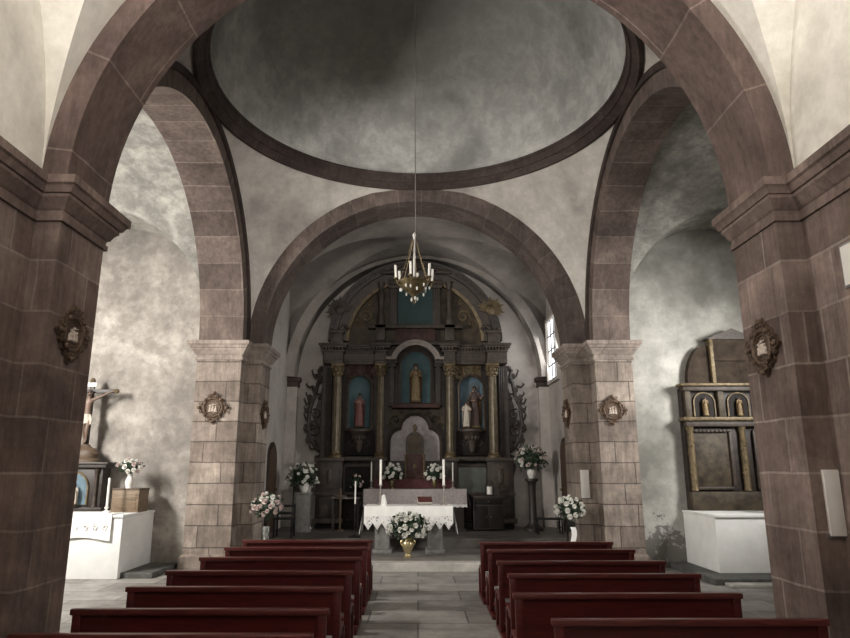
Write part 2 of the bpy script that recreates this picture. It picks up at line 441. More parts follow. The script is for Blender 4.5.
# wall rib against the chancel back wall
struct(MB().arch('y', 0, 4.3, 3.36, 3.64, 17.55, 18.1, 56).done('trim_10', 'plaster_chancel_vault', smooth=30))

# piers ------------------------------------------------
def offset_poly(poly, d):
    n = len(poly); out = []
    area = sum(poly[i][0]*poly[(i+1) % n][1] - poly[(i+1) % n][0]*poly[i][1] for i in range(n))
    sg = 1 if area > 0 else -1
    for i in range(n):
        p0, p1, p2 = Vector(poly[i-1]), Vector(poly[i]), Vector(poly[(i+1) % n])
        e1 = (p1-p0).normalized(); e2 = (p2-p1).normalized()
        n1 = Vector((e1.y, -e1.x))*sg; n2 = Vector((e2.y, -e2.x))*sg
        k = 1 + n1.dot(n2)
        out.append(tuple(p1 + (n1+n2)*(d/max(k, .2))))
    return out
PROFILE = [(0, 0), (.03, .0), (.03, .05), (.015, .055), (.015, .10), (.045, .12), (.07, .17), (.10, .20), (.10, .23), (.12, .235), (.15, .29), (.175, .305), (.175, .38), (0, .38)]
def capital(poly, z0, prof=PROFILE, k=1):
    mb = MB()
    rows = [[(x, y, z0+h) for x, y in offset_poly(poly, d*k)] for d, h in prof]
    V = mb.grid(rows, closed_v=True)
    mb.bm.faces.new(V[-1]); mb.bm.faces.new(list(reversed(V[0])))
    return mb
def near(s, w): return [(s, 5.5), (3.9, 5.5), (3.9, 6.3), (w, 6.3), (w, 6.7), (3.6, 6.7), (3.6, 6.3), (s, 6.3)]
def far(s, w): return [(s, 13.5), (3.6, 13.5), (3.6, 13.1), (w, 13.1), (w, 13.6), (4.0, 13.6), (4.0, 14.4), (s, 14.4)]
for sx, nm in ((-1, 'left'), (1, 'right')):
    for base, kind, sm, cm in ((near(3.21 if sx < 0 else 3.22, XT[sx]), 'near', 'stone_near', 'stone_cornice'), (far(3.3 if sx < 0 else 3.2, XT[sx]), 'far', 'stone_far', 'stone_cornice_far')):
        poly = [(sx*x, y) for x, y in base]
        r = sroot('pillar_%s_%s' % (kind, nm))
        MB().prism(poly, 0, 4.02).done('shaft', sm, r, 0)
        capital(poly, 4.02, k=.75 if (kind, sx) == ('near', 1) else 1).done('capital', cm, r, 30)
        rows = [[(x, y, z) for x, y in offset_poly(poly, d)] for d, z in ((.06, 0), (.06, .22), (.0, .27))]
        m2 = MB(); m2.grid(rows, closed_v=True); m2.done('footing', sm, r, 0)
    # cornice along the nave wall, same profile as the capitals
    w = [(sx*XN, -3.0), (sx*XN, 5.5), (sx*(XN+.2), 5.5), (sx*(XN+.2), -3.0)]
    struct(capital(w, 4.02).done('trim_%d' % (11 if sx < 0 else 12), 'stone_cornice', smooth=30))
    # ashlar facing of the nave wall below the cornice
    a, b = sorted((sx*(XN-.004), sx*(XN+.05)))
    struct(MB().box(a, b, -3.0, 5.5, 0, 4.03).done('wall_nave_ashlar_'+nm, 'stone_near', smooth=0))
    # corner strip and corbel in the chancel
    a, b = sorted((sx*3.33, sx*3.62))
    struct(MB().box(a, b, 17.86, 18.1, .3, 4.3).done('trim_%d' % (13 if sx < 0 else 14), 'plaster_chancel', smooth=0))
    mbc = MB(); mbc.box(min(sx*3.24, sx*3.62), max(sx*3.24, sx*3.62), 17.76, 18.1, 4.2, 4.32, .02)
    mbc.box(min(sx*3.29, sx*3.62), max(sx*3.29, sx*3.62), 17.8, 18.1, 4.06, 4.2, .02)
    struct(mbc.done('trim_%d' % (15 if sx < 0 else 16), 'stone_trim'))

# windows & doors --------------------------------------
def window(n, side, y0, y1, z0, z1, x, glowmat='daylight'):
    r = sroot('window_%d' % n)
    mb = MB(); d = .09
    xa, xb = sorted((x, x - side*.10))
    mb.box(xa, xb, y0-d, y0, z0-d, z1+d); mb.box(xa, xb, y1, y1+d, z0-d, z1+d)
    mb.box(xa, xb, y0, y1, z0-d, z0); mb.box(xa, xb, y0, y1, z1, z1+d)
    mb.done('window_frame', 'plaster', r, 0)
    xa, xb = sorted((x, x - side*.03))
    MB().box(xa, xb, y0, y1, z0, z1).done('pane', glowmat, r, 0)
    mb = MB(); xa, xb = sorted((x - side*.03, x - side*.05))
    for k in range(1, 3): mb.box(xa, xb, y0+(y1-y0)*k/3-.015, y0+(y1-y0)*k/3+.015, z0, z1)
    for k in range(1, 4): mb.box(xa, xb, y0, y1, z0+(z1-z0)*k/4-.015, z0+(z1-z0)*k/4+.015)
    mb.done('muntin', 'iron', r, 0)
    return r
window(1, 1, 16.35, 17.45, 4.15, 5.75, 3.6)
window(2, -1, 8.0, 9.2, 3.3, 5.1, -8.0)
window(3, 1, 9.4, 10.6, 3.3, 5.1, 8.0)
window(4, -1, 1.4, 3.0, 5.0, 7.0, -XN)
window(5, 1, 1.4, 3.0, 5.0, 7.0, XN)
def door(n, side, y0, y1, z0, z1, x):
    r = sroot('door_%d' % n)
    w = y1 - y0; ym = (y0+y1)/2
    out = [(y0, z0)] + [(ym - w/2*cos(PI*k/12), z1 - w/2*.8 + w/2*.8*sin(PI*k/12)) for k in range(13)] + [(y1, z0)]
    xa, xb = sorted((x, x - side*.05)); MB().prism(out, xa, xb, 'x').done('door_leaf', 'door', r, 0)
    big = [(ym+(p[0]-ym)*1.2, z0+(p[1]-z0)*1.05) for p in out]
    xa, xb = sorted((x, x - side*.02)); MB().prism(big, xa, xb, 'x').done('door_frame', 'dkwood', r, 0)
    mb = MB(); mb.ball((x - side*.08, y1-.12, z0+1.0), .035); mb.done('door_handle', 'brass', r)
    return r
door(1, -1, 15.95, 16.75, .36, 2.4, -3.6)
door(2, 1, 15.9, 16.6, .36, 2.5, 3.6)
# entrance door behind the camera
r = sroot('window_6'); MB().box(-1.2, 1.2, -3.0, -2.95, 3.7, 6.3).done('pane', 'daylight', r, 0)
for k in range(4): MB().box(-1.2+.8*k-.03, -1.2+.8*k+.03, -2.96, -2.92, 3.65, 6.35).done('mullion', 'iron', r, 0)
r = sroot('door_3'); MB().box(-1, 1, -3.0, -2.94, 0, 2.6).done('door_leaf', 'door', r, 0); MB().box(.7, .78, -2.94, -2.88, 1.0, 1.2, .01).done('door_handle', 'brass', r, 0)

# ------------------------------------------------------------------ pews
def make_pew(name):
    t = thing(name, '', 'pew', group='dark red pews beside the aisle')
    L = .985
    MB().box(-L, L, -.035, .03, .765, .81, .008).done('top_rail', 'pew_rail', t)
    mb = MB(); mb.box(-L+.05, L-.05, -.008, .014, .40, .766)
    mb.done('backrest', 'pew', t, 0)
    MB().box(-L+.03, L-.03, .0, .40, .40, .432, .006).done('seat', 'pew_rail', t)
    for s in (-1, 1):
        xa, xb = sorted((s*(L-.02), s*(L-.085)))
        mb = MB(); mb.box(xa, xb, -.03, .03, .0, .77, .005)
        mb.done('rear_leg', 'pew', t)
        mb = MB(); mb.box(xa, xb, .33, .39, 0, .40, .005); mb.done('front_leg', 'pew', t)
        mb = MB(); mb.box(xa, xb, -.30, .40, .0, .05, .008); mb.done('foot_runner', 'pew', t)
        xa, xb = sorted((s*(L-.035), s*(L-.07))); mb = MB(); mb.box(xa, xb, .03, .33, .345, .40); mb.done('seat_bracket', 'pew', t, 0)
    MB().box(-L+.06, L-.06, -.30, -.14, .15, .18, .006).done('kneeler', 'pew_rail', t)
    for s in (-1, 0, 1):
        MB().box(s*(L-.1)-.02, s*(L-.1)+.02, -.27, -.17, .05, .15).done('kneeler_support', 'pew', t, 0)
    MB().box(-L+.085, L-.085, -.012, .012, .20, .27).done('stretcher', 'pew', t, 0)
    return t
pew = make_pew('pew')
ORD = ['directly before the altar step', 'second back from the altar step', 'third back from the altar step', 'fourth back from the altar step', 'fifth back from the altar step', 'sixth back from the altar step', 'seventh back from the altar step']
first = True
for side, cx, ys in (('crucifix', -1.665, [10.3, 9.38, 8.34, 7.26, 6.31, 5.35, 4.57]), ('wall plaque', 1.9, [10.05, 9.12, 8.02, 7.06, 5.99, 5.0])):
    for i, y in enumerate(ys):
        o = pew if first else copy_tree(pew); first = False
        x = cx + {('wall plaque', 0): -.02, ('wall plaque', 4): -.1, ('wall plaque', 5): .035}.get((side, i), 0)
        relabel(o, 'dark red wooden pew %s, on the %s side' % (ORD[i], side), (x, y, 0))

# ------------------------------------------------------------------ flowers
def flower_mesh():
    mb = MB()
    for layer, (n, r, h, tilt) in enumerate(((6, .052, .012, .15), (5, .040, .026, .6), (4, .024, .036, 1.1))):
        for k in range(n):
            a = 2*PI*k/n + layer*.5; pts = []
            for i in range(4):
                u = i/3; row = []
                for j in range(4):
                    w = (j/3-.5)*1.1*r*sin(PI*(.18+.72*u))*1.3
                    d = r*u*cos(tilt*u); z = h*u*1.2 + r*u*sin(tilt*u)*.7 - .25*abs(j/3-.5)*r*(1 if layer == 0 else -1)
                    row.append((d*cos(a)-w*sin(a), d*sin(a)+w*cos(a), z))
                pts.append(row)
            mb.grid(pts)
    mb.ball((0, 0, .022), .02, 8, 6)
    return mb
fl_proto = {}
for k in ('petal', 'petal_pink'):
    o = flower_mesh().done('flower', k, None, 60, recalc=False); fl_proto[k] = o.data; bpy.data.objects.remove(o)

def bouquet(parent, c, rx, ry, rz, nf, nl, seed, mats=('petal',), lift=0, fsz=1.0, face=-.25):
    rnd = random.Random(seed)
    mb = MB()
    for i in range(nl):
        a = rnd.uniform(0, 2*PI); e = math.asin(rnd.uniform(-.75, 1)); q = rnd.uniform(.6, 1.02)
        d = Vector((cos(a)*cos(e)*rx, sin(a)*cos(e)*ry, sin(e)*rz))
        p = Vector(c) + d*q; n = d.normalized()
        t = n.cross(Vector((rnd.uniform(-1,1), rnd.uniform(-1,1), rnd.uniform(-1,1)))).normalized()
        l = rnd.uniform(.05, .085)*max(.8, rx/.3); w = l*.34
        dirv = (n*.7 + t*.8 + Vector((0, 0, .15))).normalized(); s_ = dirv.cross(n).normalized()
        P = [p, p+dirv*l*.5+s_*w, p+dirv*l, p+dirv*l*.5-s_*w]
        mid = p+dirv*l*.5+n*w*.4
        vs = [mb.bm.verts.new(x) for x in P]; vm = mb.bm.verts.new(mid)
        for k in range(4): mb.bm.faces.new([vs[k], vs[(k+1) % 4], vm])
    for i in range(10):
        a = rnd.uniform(0, 2*PI)
        mb.tube([(c[0]+cos(a)*rx*.1, c[1]+sin(a)*ry*.1, c[2]-rz*1.0), (c[0]+cos(a)*rx*.3, c[1]+sin(a)*ry*.3, c[2]-rz*.3), (c[0]+cos(a)*rx*.6, c[1]+sin(a)*ry*.6, c[2]+rz*.4)], .005, 5)
    mb.ball(c, 1, 12, 8, (rx*.62, ry*.62, rz*.62))
    mb.done('leaf_spray', 'leaf', parent, 0, recalc=False)
    pts = []; tries = 0
    while len(pts) < nf and tries < 4000:
        tries += 1
        a = rnd.uniform(0, 2*PI); e = math.asin(rnd.uniform(-.55, 1))
        n = Vector((cos(a)*cos(e), sin(a)*cos(e), sin(e)))
        if n.y > .45: continue
        p = Vector(c) + Vector((n.x*rx, n.y*ry, n.z*rz))*rnd.uniform(.86, 1.06)
        if any((p-q).length < .062*fsz for q, _ in pts): continue
        pts.append((p, n))
    for p, n in pts:
        o = bpy.data.objects.new('flower', fl_proto[rnd.choice(mats)]); C.objects.link(o); o.parent = parent
        o.location = p; o.rotation_mode = 'QUATERNION'
        o.rotation_quaternion = (n + Vector((0, face, .15))).to_track_quat('Z', 'Y')
        o.scale = (rnd.uniform(.75, 1.15)*fsz,)*3

def lathe_part(name, prof, mat, parent, n=20, c=(0,0,0), **k):
    return MB().lathe(prof, n, c, **k).done(name, mat, parent)

# brass vase before the altar
t = thing('flower_vase', 'brass vase with a round bunch of white roses on the floor before the altar', 'flower vase', (-.2, 13.45, .16), group='vases of white flowers')
lathe_part('vase', [(.0, 0), (.085, 0), (.09, .02), (.06, .05), (.055, .08), (.10, .17), (.128, .25), (.125, .30), (.095, .34), (.085, .37), (.115, .40), (.108, .40), (.07, .36), (0, .34)], 'goldpot', t, 24, cap=False)
for s in (-1, 1):
    MB().tube([(s*(.10+.05*sin(PI*k/8)), 0, .22+.15*k/8) for k in range(9)], .009, 6).done('vase_handle', 'goldpot', t)
bouquet(t, (0.02, 0, .60), .40, .28, .27, 44, 360, 1, fsz=1.15)
t.scale = (.95, .95, .95)

# tall bouquets in the chancel
def stand_flowers(label, loc, vz, c, r, nf, nl, seed, vase='whitevase', mats=('petal',), prof=None, rz=None):
    t = thing('flower_vase', label, 'flower vase', loc, group='vases of white flowers')
    lathe_part('vase', prof or [(0, 0), (.07, 0), (.08, .03), (.11, .10), (.12, .17), (.10, .22), (.0, .2)], vase, t, 18, cap=False)
    bouquet(t, c, r, r*.85, rz or r*.85, nf, nl, seed, mats)
    return t
stand_flowers('white flowers in a tall glass vase standing by the far left pillar', (-2.9, 13.0, .16), 0, (0, 0, .98), .30, 26, 260, 2, 'glass', ('petal', 'petal_pink'), [(0, 0), (.07, 0), (.06, .06), (.05, .3), (.07, .62), (.06, .62), (.04, .3), (0, .04)])
# grey pedestal + bouquet, left of the retable
t = thing('pedestal', 'grey square stone pedestal under the white roses beside the altarpiece', 'pedestal', (-2.82, 16.6, .36))
MB().box(-.16, .16, -.16, .16, .05, .88, .01).done('shaft', 'greystone', t); MB().box(-.19, .19, -.19, .19, 0, .05, .01).done('base', 'greystone', t); MB().box(-.19, .19, -.19, .19, .88, .93, .01).done('cap', 'greystone', t)
stand_flowers('large bunch of white roses in white bowl on the grey pedestal', (-2.82, 16.6, 1.29), 0, (-.03, -.02, .37), .38, 32, 260, 3)
t = thing('pedestal', 'pale stone post standing behind the grey pedestal', 'pedestal', (-2.88, 17.4, .36))
lathe_part('shaft', [(.14, .06), (.12, .1), (.115, 1.0), (.14, 1.05)], 'step', t, 20); MB().box(-.17, .17, -.17, .17, 0, .06, .01).done('base', 'step', t); MB().box(-.17, .17, -.17, .17, 1.05, 1.1, .01).done('cap', 'step', t)
t = thing('pedestal', 'dark turned wooden column stand at the right of the altarpiece', 'pedestal', (2.87, 16.9, .36))
lathe_part('shaft', [(.15, .12), (.11, .18), (.095, .25), (.09, 1.05), (.11, 1.15), (.15, 1.2)], 'dkwood', t, 20)
lathe_part('base', [(.24, 0), (.24, .06), (.17, .12)], 'dkwood', t, 20); lathe_part('cap', [(.17, 1.2), (.17, 1.26)], 'dkwood', t, 20)
stand_flowers('dark leafy bunch of white roses on the turned wooden column', (2.87, 16.9, 1.62), 0, (0, 0, .45), .39, 26, 300, 4, mats=('petal', 'petal_pink', 'petal_pink'))
# flower stand with ribbon, right
t = thing('flower_stand', 'black iron tripod stand tied with a white ribbon by the far right pillar', 'flower stand', (2.93, 13.02, .16))
for k in range(3):
    a = 2*PI*k/3 + .5
    MB().tube([(cos(a)*.2, sin(a)*.2, 0), (cos(a)*.07, sin(a)*.07, .4), (cos(a)*.09, sin(a)*.09, .66)], .014, 6).done('leg', 'iron', t)
MB().tube([(cos(2*PI*k/16)*.1, sin(2*PI*k/16)*.1, .66) for k in range(16)], .012, 6, closed=True).done('ring', 'iron', t)
mb = MB(); mb.grid([[(-.05+.1*j+.02*sin(i), -.16-.01*i*.3, .62-.068*i) for j in range(2)] for i in range(9)]); mb.done('ribbon', 'ribbon', t)
stand_flowers('ball of white roses on the black stand tied with ribbon', (2.93, 13.02, .84), 0, (0, 0, .25), .27, 26, 240, 5, 'iron', ('petal',), [(0, -.16), (.05, -.15), (.085, -.02), (.085, .03), (.07, .03), (0, 0)])

# ------------------------------------------------------------------ stations of the cross medallions
def medallion(label, loc, rz, s=1):
    t = thing('wall_medallion', label, 'wall medallion', loc, rz, 'carved medallions hung on the pillars')
    mb = MB()   # cross lobed back plate, front towards -y
    out = []
    for k in range(96):
        a = 2*PI*k/96; r = .20 + .055*max(0, cos(4*a))**3 + .012*cos(16*a)
        out.append((r*cos(a), r*sin(a)*1.05))
    mb.prism(out, -.025, .0, 'y'); mb.done('back_plate', 'med', t, 30)
    mb = MB()
    mb.tube([(.155*cos(2*PI*k/40), -.035, .155*sin(2*PI*k/40)) for k in range(40)], .022, 8, closed=True)
    mb.tube([(.115*cos(2*PI*k/40), -.03, .115*sin(2*PI*k/40)) for k in range(40)], .010, 6, closed=True)
    mb.done('ring', 'med', t)
    mb = MB()
    for k in range(4):
        a = k*PI/2
        for d in (-.32, .32):
            cxx, czz = .215*cos(a+d*.9), .215*sin(a+d*.9)
            mb.tube([(cxx+(.032-.003*i)*cos(a+d*4+i*.8), -.03, czz+(.032-.003*i)*sin(a+d*4+i*.8)) for i in range(9)], .010, 5)
        mb.ball((.235*cos(a), -.03, .235*sin(a)), .03, 8, 6, (1, .7, 1))
        mb.ball((.18*cos(a+PI/4), -.035, .18*sin(a+PI/4)), .028, 8, 6, (1, .8, 1))
    for k in range(24):
        a = 2*PI*k/24; mb.ball((.187*cos(a), -.033, .187*sin(a)), .011, 6, 4)
    mb.done('scrollwork', 'med', t)
    MB().lathe([(0, 0), (.11, 0)], 32).done('relief_ground', 'med', t).rotation_euler = (PI/2, 0, 0)
    t.children[-1].location = (0, -.027, 0)
    mb = MB()
    for x, h in ((-.045, .09), (.0, .12), (.045, .085)):
        mb.lathe([(0, 0), (.026, 0), (.022, h*.4), (.024, h*.65), (.010, h*.8), (.0, h*.82)], 8, (x, -.035, -.065))
        mb.ball((x+.004, -.04, -.065+h*.95), .015, 8, 6)
    mb.box(-.075, .075, -.045, -.028, -.072, -.06)
    mb.tube([(-.07, -.045, .03), (.06, -.045, .055)], .006, 5)
    mb.done('relief_figures', 'med_pale', t)
    t.scale = (s, s, s)
    return t
medallion('carved medallion on the shadowed inner face of the near left pillar', (-3.21, 5.86, 3.06), PI/2, 1.0)
medallion('carved medallion with pale figures above the plaque on the near right pillar', (3.22, 5.92, 2.95), -PI/2, 1.0)
medallion('carved medallion on the brightly lit front of the far left pillar', (-4.1, 13.1, 3.05), 0, 1.18)
medallion('carved medallion on the tan front of the far right pillar', (3.89, 13.1, 3.0), 0, 1.12)
medallion('carved medallion seen edge-on inside the chancel arch, far left pillar', (-3.3, 13.95, 2.98), PI/2, 1.12)
medallion('carved medallion seen edge-on inside the chancel arch, far right pillar', (3.2, 13.95, 3.0), -PI/2, 1.12)

# plaques
def plaque(label, cx, y, z, w, h):
    t = thing('wall_plaque', label, 'plaque', (cx, y, z))
    MB().box(-w/2, w/2, -.035, 0, -h/2, h/2, .006).done('panel', 'plaque', t)
    mb = MB(); mb.box(-w/2-.012, w/2+.012, -.02, 0, -h/2-.012, -h/2+.02); mb.done('ledge', 'greystone', t)
    return t
plaque('upright white plaque on the near right pillar above the pews', 3.38, 5.5, 1.585, .13, .52)
plaque('small narrow white plaque low on the far right pillar', 3.36, 13.5, 1.56, .17, .55)
t = thing('wall_notice', 'pale framed sheet hung on the nave wall at the right edge', 'notice', (XN-.004, 4.86, 3.44), -PI/2)
MB().box(-.17, .17, -.02, 0, -.18, .18, .004).done('frame', 'greystone', t); MB().box(-.15, .15, -.025, -.019, -.16, .16).done('sheet', 'plaque', t, 0)

# ------------------------------------------------------------------ altars
def cloth_front(mb_cloth, mb_lace, x0, x1, y0, y1, z, drop, lace, tooth, side):
    pass
# stone altar table
AX0, AX1, AY0, AY1, AZ = -1.10, .71, 13.95, 14.75, 1.10
t = thing('altar_table', 'stone altar table on two square grey legs under the lace cloth', 'altar', ((AX0+AX1)/2, 14.35, .16))
hw = (AX1-AX0)/2
MB().box(-hw+.02, hw-.02, -.39, .39, .80, .93, .01).done('tabletop', 'greystone', t)
for s in (-1, 1):
    MB().box(s*.55-.15, s*.55+.15, -.26, .26, .08, .80, .012).done('leg', 'greystone', t)
    MB().box(s*.55-.20, s*.55+.20, -.31, .31, 0, .08, .012).done('foot', 'greystone', t)
t = thing('tablecloth', 'white linen cloth with pointed lace hem draped over the front altar', 'tablecloth', ((AX0+AX1)/2, 14.35, AZ-.008))
mb = MB(); W = hw + .012; D = .405
mb.grid([[(-W+2*W*i/24, -D+2*D*j/6, .004*sin(i*1.3)*sin(j*2.1)*0 + .012) for j in range(7)] for i in range(25)])
mb.grid([[(-W+2*W*i/60, -D-.006-.008*sin(i*.9)*(j/4), -.0+.012-.20*j/4) for j in range(5)] for i in range(61)])
mb.grid([[(-W+2*W*i/24, D+.006, .012-.2*j/4) for j in range(5)] for i in range(25)])
for s in (-1, 1):
    mb.grid([[(s*(W+.004+.085*(j/8)+.012*sin(i*1.1)*(j/8)), -D+2*D*i/20,   .012-(.50+.06*cos(PI*i/20*4))*j/8) for j in range(9)] for i in range(21)])
mb.done('linen', 'whitecloth', t, 60)
mb = MB(); N = 10
for k in range(N):
    a = -W+2*W*k/N; b = -W+2*W*(k+1)/N
    rows = []
    for i in range(9):
        u = i/8; tip = .13 + .14*(1-abs(2*u-1))
        rows.append([(a+(b-a)*u, -D-.010-.008*sin((k*8+i)*.7)-.004*j, -.188-tip*j/4) for j in range(5)])
    mb.grid(rows)
mb.done('lace_hem', 'lace', t, 60)

t = thing('altar_table', 'dark wooden high altar against the foot of the altarpiece', 'altar', (-.07, 16.95, .36))
MB().box(-1.2, 1.2, -.32, .2, .06, .93, .01).done('body', 'dkwood', t); MB().box(-1.26, 1.26, -.36, .2, .93, .99, .01).done('tabletop', 'dkwood', t); MB().box(-1.25, 1.25, -.36, .2, 0, .06).done('plinth', 'dkwood', t)
for k in range(3): MB().box(-1.05+.72*k, -.45+.72*k, -.335, -.32, .18, .82, .008).done('front_panel', 'ret2', t)
t = thing('tablecloth', 'pinkish grey cloth with long corners on the high altar', 'tablecloth', (-.07, 16.95, 1.352))
mb = MB(); W = 1.275
mb.grid([[(-W+2*W*i/20, -.37+.57*j/4, .012) for j in range(5)] for i in range(21)])
mb.grid([[(-W+2*W*i/60, -.376-.012*sin(i*.8)*j/4, .012-(.36)*j/4) for j in range(5)] for i in range(61)])
for s in (-1, 1):
    mb.grid([[(s*(W+.004+.09*(j/6)), -.37+.57*i/10, .012-(.40+.05*cos(i*.9))*j/6) for j in range(7)] for i in range(11)])
mb.done('linen', 'greycloth', t, 60)
mb = MB()
mb.grid([[(-W+2*W*i/80, -.395-.012*sin(i*.8), -.345-(.05+.03*abs(sin(i*.8)))*j/2) for j in range(3)] for i in range(81)])
mb.done('lace_hem', 'lace', t, 60)

def candlestick(label, loc, hh, ch, r, mat='palearch', group='tall white altar candles'):
    t = thing('candlestick', label, 'candle', loc, 0, group)
    lathe_part('holder', [(0, 0), (.075, 0), (.07, .02), (.02, .05), (.014, hh*.4), (.028, hh*.5), (.013, hh*.6), (.014, hh-.04), (.04, hh-.02), (.042, hh), (0, hh)], mat, t, 14, cap=False)
    lathe_part('candle', [(r, hh), (r, hh+ch), (r*.5, hh+ch+.01), (0, hh+ch+.01)], 'candle', t, 12)
    MB().tube([(0, 0, hh+ch), (.002, 0, hh+ch+.03)], .003, 5).done('wick', 'iron', t)
    return t
candlestick('thick white candle at the crucifix end of the front altar', (-.80, 14.35, 1.104), .42, .52, .026)
candlestick('thick white candle beside the book on the front altar', (.55, 14.35, 1.104), .42, .52, .026)
candlestick('thin candle at the left end of the high altar', (-1.18, 16.9, 1.364), .2, .46, .016)
candlestick('thin candle at the right end of the high altar', (.88, 16.9, 1.364), .2, .44, .016)
# altar book on its rest
t = thing('altar_book', 'dark red book lying on a tilted rest on the front altar', 'book', (.14, 14.38, 1.104), .12)
RT = (.5, 0, 0)
MB().box(-.17, .17, -.12, .12, -.012, .0, .003, rot=RT, loc=(0, 0, .085)).done('book_rest', 'palearch', t)
MB().box(-.155, .15, -.105, .105, .004, .032, .002, rot=RT, loc=(0, 0, .085)).done('page_block', 'paper', t)
MB().box(-.15, .16, -.112, .112, .032, .038, .002, rot=RT, loc=(0, 0, .085)).done('cover', 'book', t)
for q in (-1, 1): MB().box(q*.12-.01, q*.12+.01, .05, .09, 0, .10).done('foot', 'palearch', t, 0)
o = MB()
o.grid([[((.055+.018*sin(5*2*PI*k/20+z))*(1-.45*z/5)*cos(2*PI*k/20), (.055+.018*sin(5*2*PI*k/20))*(1-.45*z/5)*sin(2*PI*k/20), .2*z/5) for z in range(6)] for k in range(20)], closed_u=True)
o.ball((0, 0, .19), .035, 10, 6)
o = o.done('altar_napkin', 'whitecloth', None, 60); o.location = (-.72, 14.15, 1.104); tag(o, 'small white cloth bunched at the foot of the thick candle', 'napkin')
# altar bouquets on high altar
stand_flowers('small white bouquet left of the tabernacle', (-.66, 16.95, 1.364), 0, (0, 0, .38), .22, 20, 170, 8, 'brass', ('petal',), [(0, 0), (.06, 0), (.04, .04), (.07, .12), (.06, .2), (0, .18)], .25)
stand_flowers('small white bouquet right of the tabernacle', (.42, 16.95, 1.364), 0, (0, 0, .36), .23, 20, 170, 9, 'brass', ('petal',), [(0, 0), (.06, 0), (.04, .04), (.07, .12), (.06, .2), (0, .18)], .23)
# processional candle on floor
t = thing('candle_stand', 'slender standing candle on a thin dark pole beside the altars', 'candle stand', (-1.42, 15.25, .36))
lathe_part('base', [(.14, 0), (.14, .02), (.03, .05), (.012, .08)], 'iron', t, 16); MB().tube([(0, 0, .05), (0, 0, .72)], .011, 8).done('pole', 'iron', t)
lathe_part('candle', [(.016, .72), (.016, 1.22), (0, 1.225)], 'candle', t, 10); lathe_part('drip_cup', [(.01, .69), (.04, .72), (.036, .73)], 'brass', t, 12)
# credence tables
t = thing('credence_table', 'narrow side table with a pale top at the left of the high altar', 'side table', (-1.82, 17.05, .36))
MB().box(-.36, .36, -.17, .17, .76, .80, .005).done('tabletop', 'palearch', t)
for sx in (-1, 1):
    for sy in (-1, 1): MB().box(sx*.31-.02, sx*.31+.02, sy*.13-.02, sy*.13+.02, 0, .76).done('leg', 'dkwood', t, 0)
t = thing('potted_spray', 'dim little spray of dried flowers on the narrow side table', 'flowers', (-1.58, 17.05, 1.16))
lathe_part('vase', [(0, 0), (.05, 0), (.06, .08), (.035, .16), (0, .15)], 'iron', t, 14, cap=False)
bouquet(t, (0, 0, .36), .16, .14, .2, 9, 90, 12, ('petal_pink',), fsz=.6)
t = thing('floor_cross', 'plain wooden processional cross leaning before the side table', 'cross', (-1.93, 16.8, .36))
MB().box(-.025, .025, -.015, .015, 0, 1.02, .004).done('upright', 'woodbox_side', t); MB().box(-.15, .15, -.016, .016, .80, .85, .004).done('crossbar', 'woodbox_side', t)
MB().box(-.1, .1, -.06, .06, 0, .03, .004).done('foot', 'woodbox_side', t)
t = thing('cabinet', 'low dark wooden cabinet at the right foot of the altarpiece', 'cabinet', (1.75, 16.98, .36))
MB().box(-.38, .38, -.22, .24, .04, .80, .008).done('carcass', 'dkwood', t); MB().box(-.41, .41, -.25, .24, .80, .84, .006).done('top', 'ret2', t)
for s in (-1, 1):
    d = MB().box(s*.185-.17, s*.185+.17, -.24, -.22, .08, .60, .006).done('door', 'retdk', t); MB().ball((s*.05, -.255, .34), .016, 8, 6).done('knob', 'brass', d)
d = MB().box(-.35, .35, -.24, -.22, .63, .78, .006).done('drawer', 'retdk', t); MB().ball((0, -.255, .705), .016, 8, 6).done('knob', 'brass', d)
t = thing('votive_candle', 'white votive candle in a dark lantern on the low cabinet', 'candle', (1.80, 16.9, 1.20))
lathe_part('candle', [(.07, .03), (.07, .22), (0, .225)], 'candle', t, 16); lathe_part('dish', [(.09, 0), (.1, .03), (.05, .03)], 'iron', t, 16)
MB().tube([(.1*cos(PI*k/10), 0, .2+.16*sin(PI*k/10)) for k in range(11)], .01, 6).done('hoop', 'iron', t)
for s in (-1, 1): MB().tube([(s*.1, 0, .02), (s*.1, 0, .2)], .01, 6).done('post', 'iron', t)

# chair and stools in the chancel
def stool(name, label, loc, w, d, h, back, mat='iron'):
    t = thing(name, label, 'chair' if back else 'bench', loc)
    MB().box(-w/2, w/2, -d/2, d/2, h-.035, h, .008).done('seat', mat, t)
    for sx in (-1, 1):
        for sy in (-1, 1):
            top = h-.03 if not (back and sy > 0) else back
            MB().box(sx*(w/2-.025)-.018, sx*(w/2-.025)+.018, sy*(d/2-.025)-.018, sy*(d/2-.025)+.018, 0, top, .004).done('leg', mat, t)
        MB().box(sx*(w/2-.025)-.01, sx*(w/2-.025)+.01, -d/2+.04, d/2-.04, .14, .165).done('stretcher', mat, t, 0)
    if back:
        for z in (back-.06, back-.22): MB().box(-w/2+.03, w/2-.03, d/2-.04, d/2-.015, z, z+.055, .004).done('back_rail', mat, t)
    return t
stool('dark_chair', 'small black wooden chair beside the glass vase of flowers', (-3.02, 15.35, .36), .44, .4, .42, .70)
stool('low_bench', 'low black bench under the corner right of the altarpiece', (3.1, 16.1, .36), .62, .34, .36, 0)

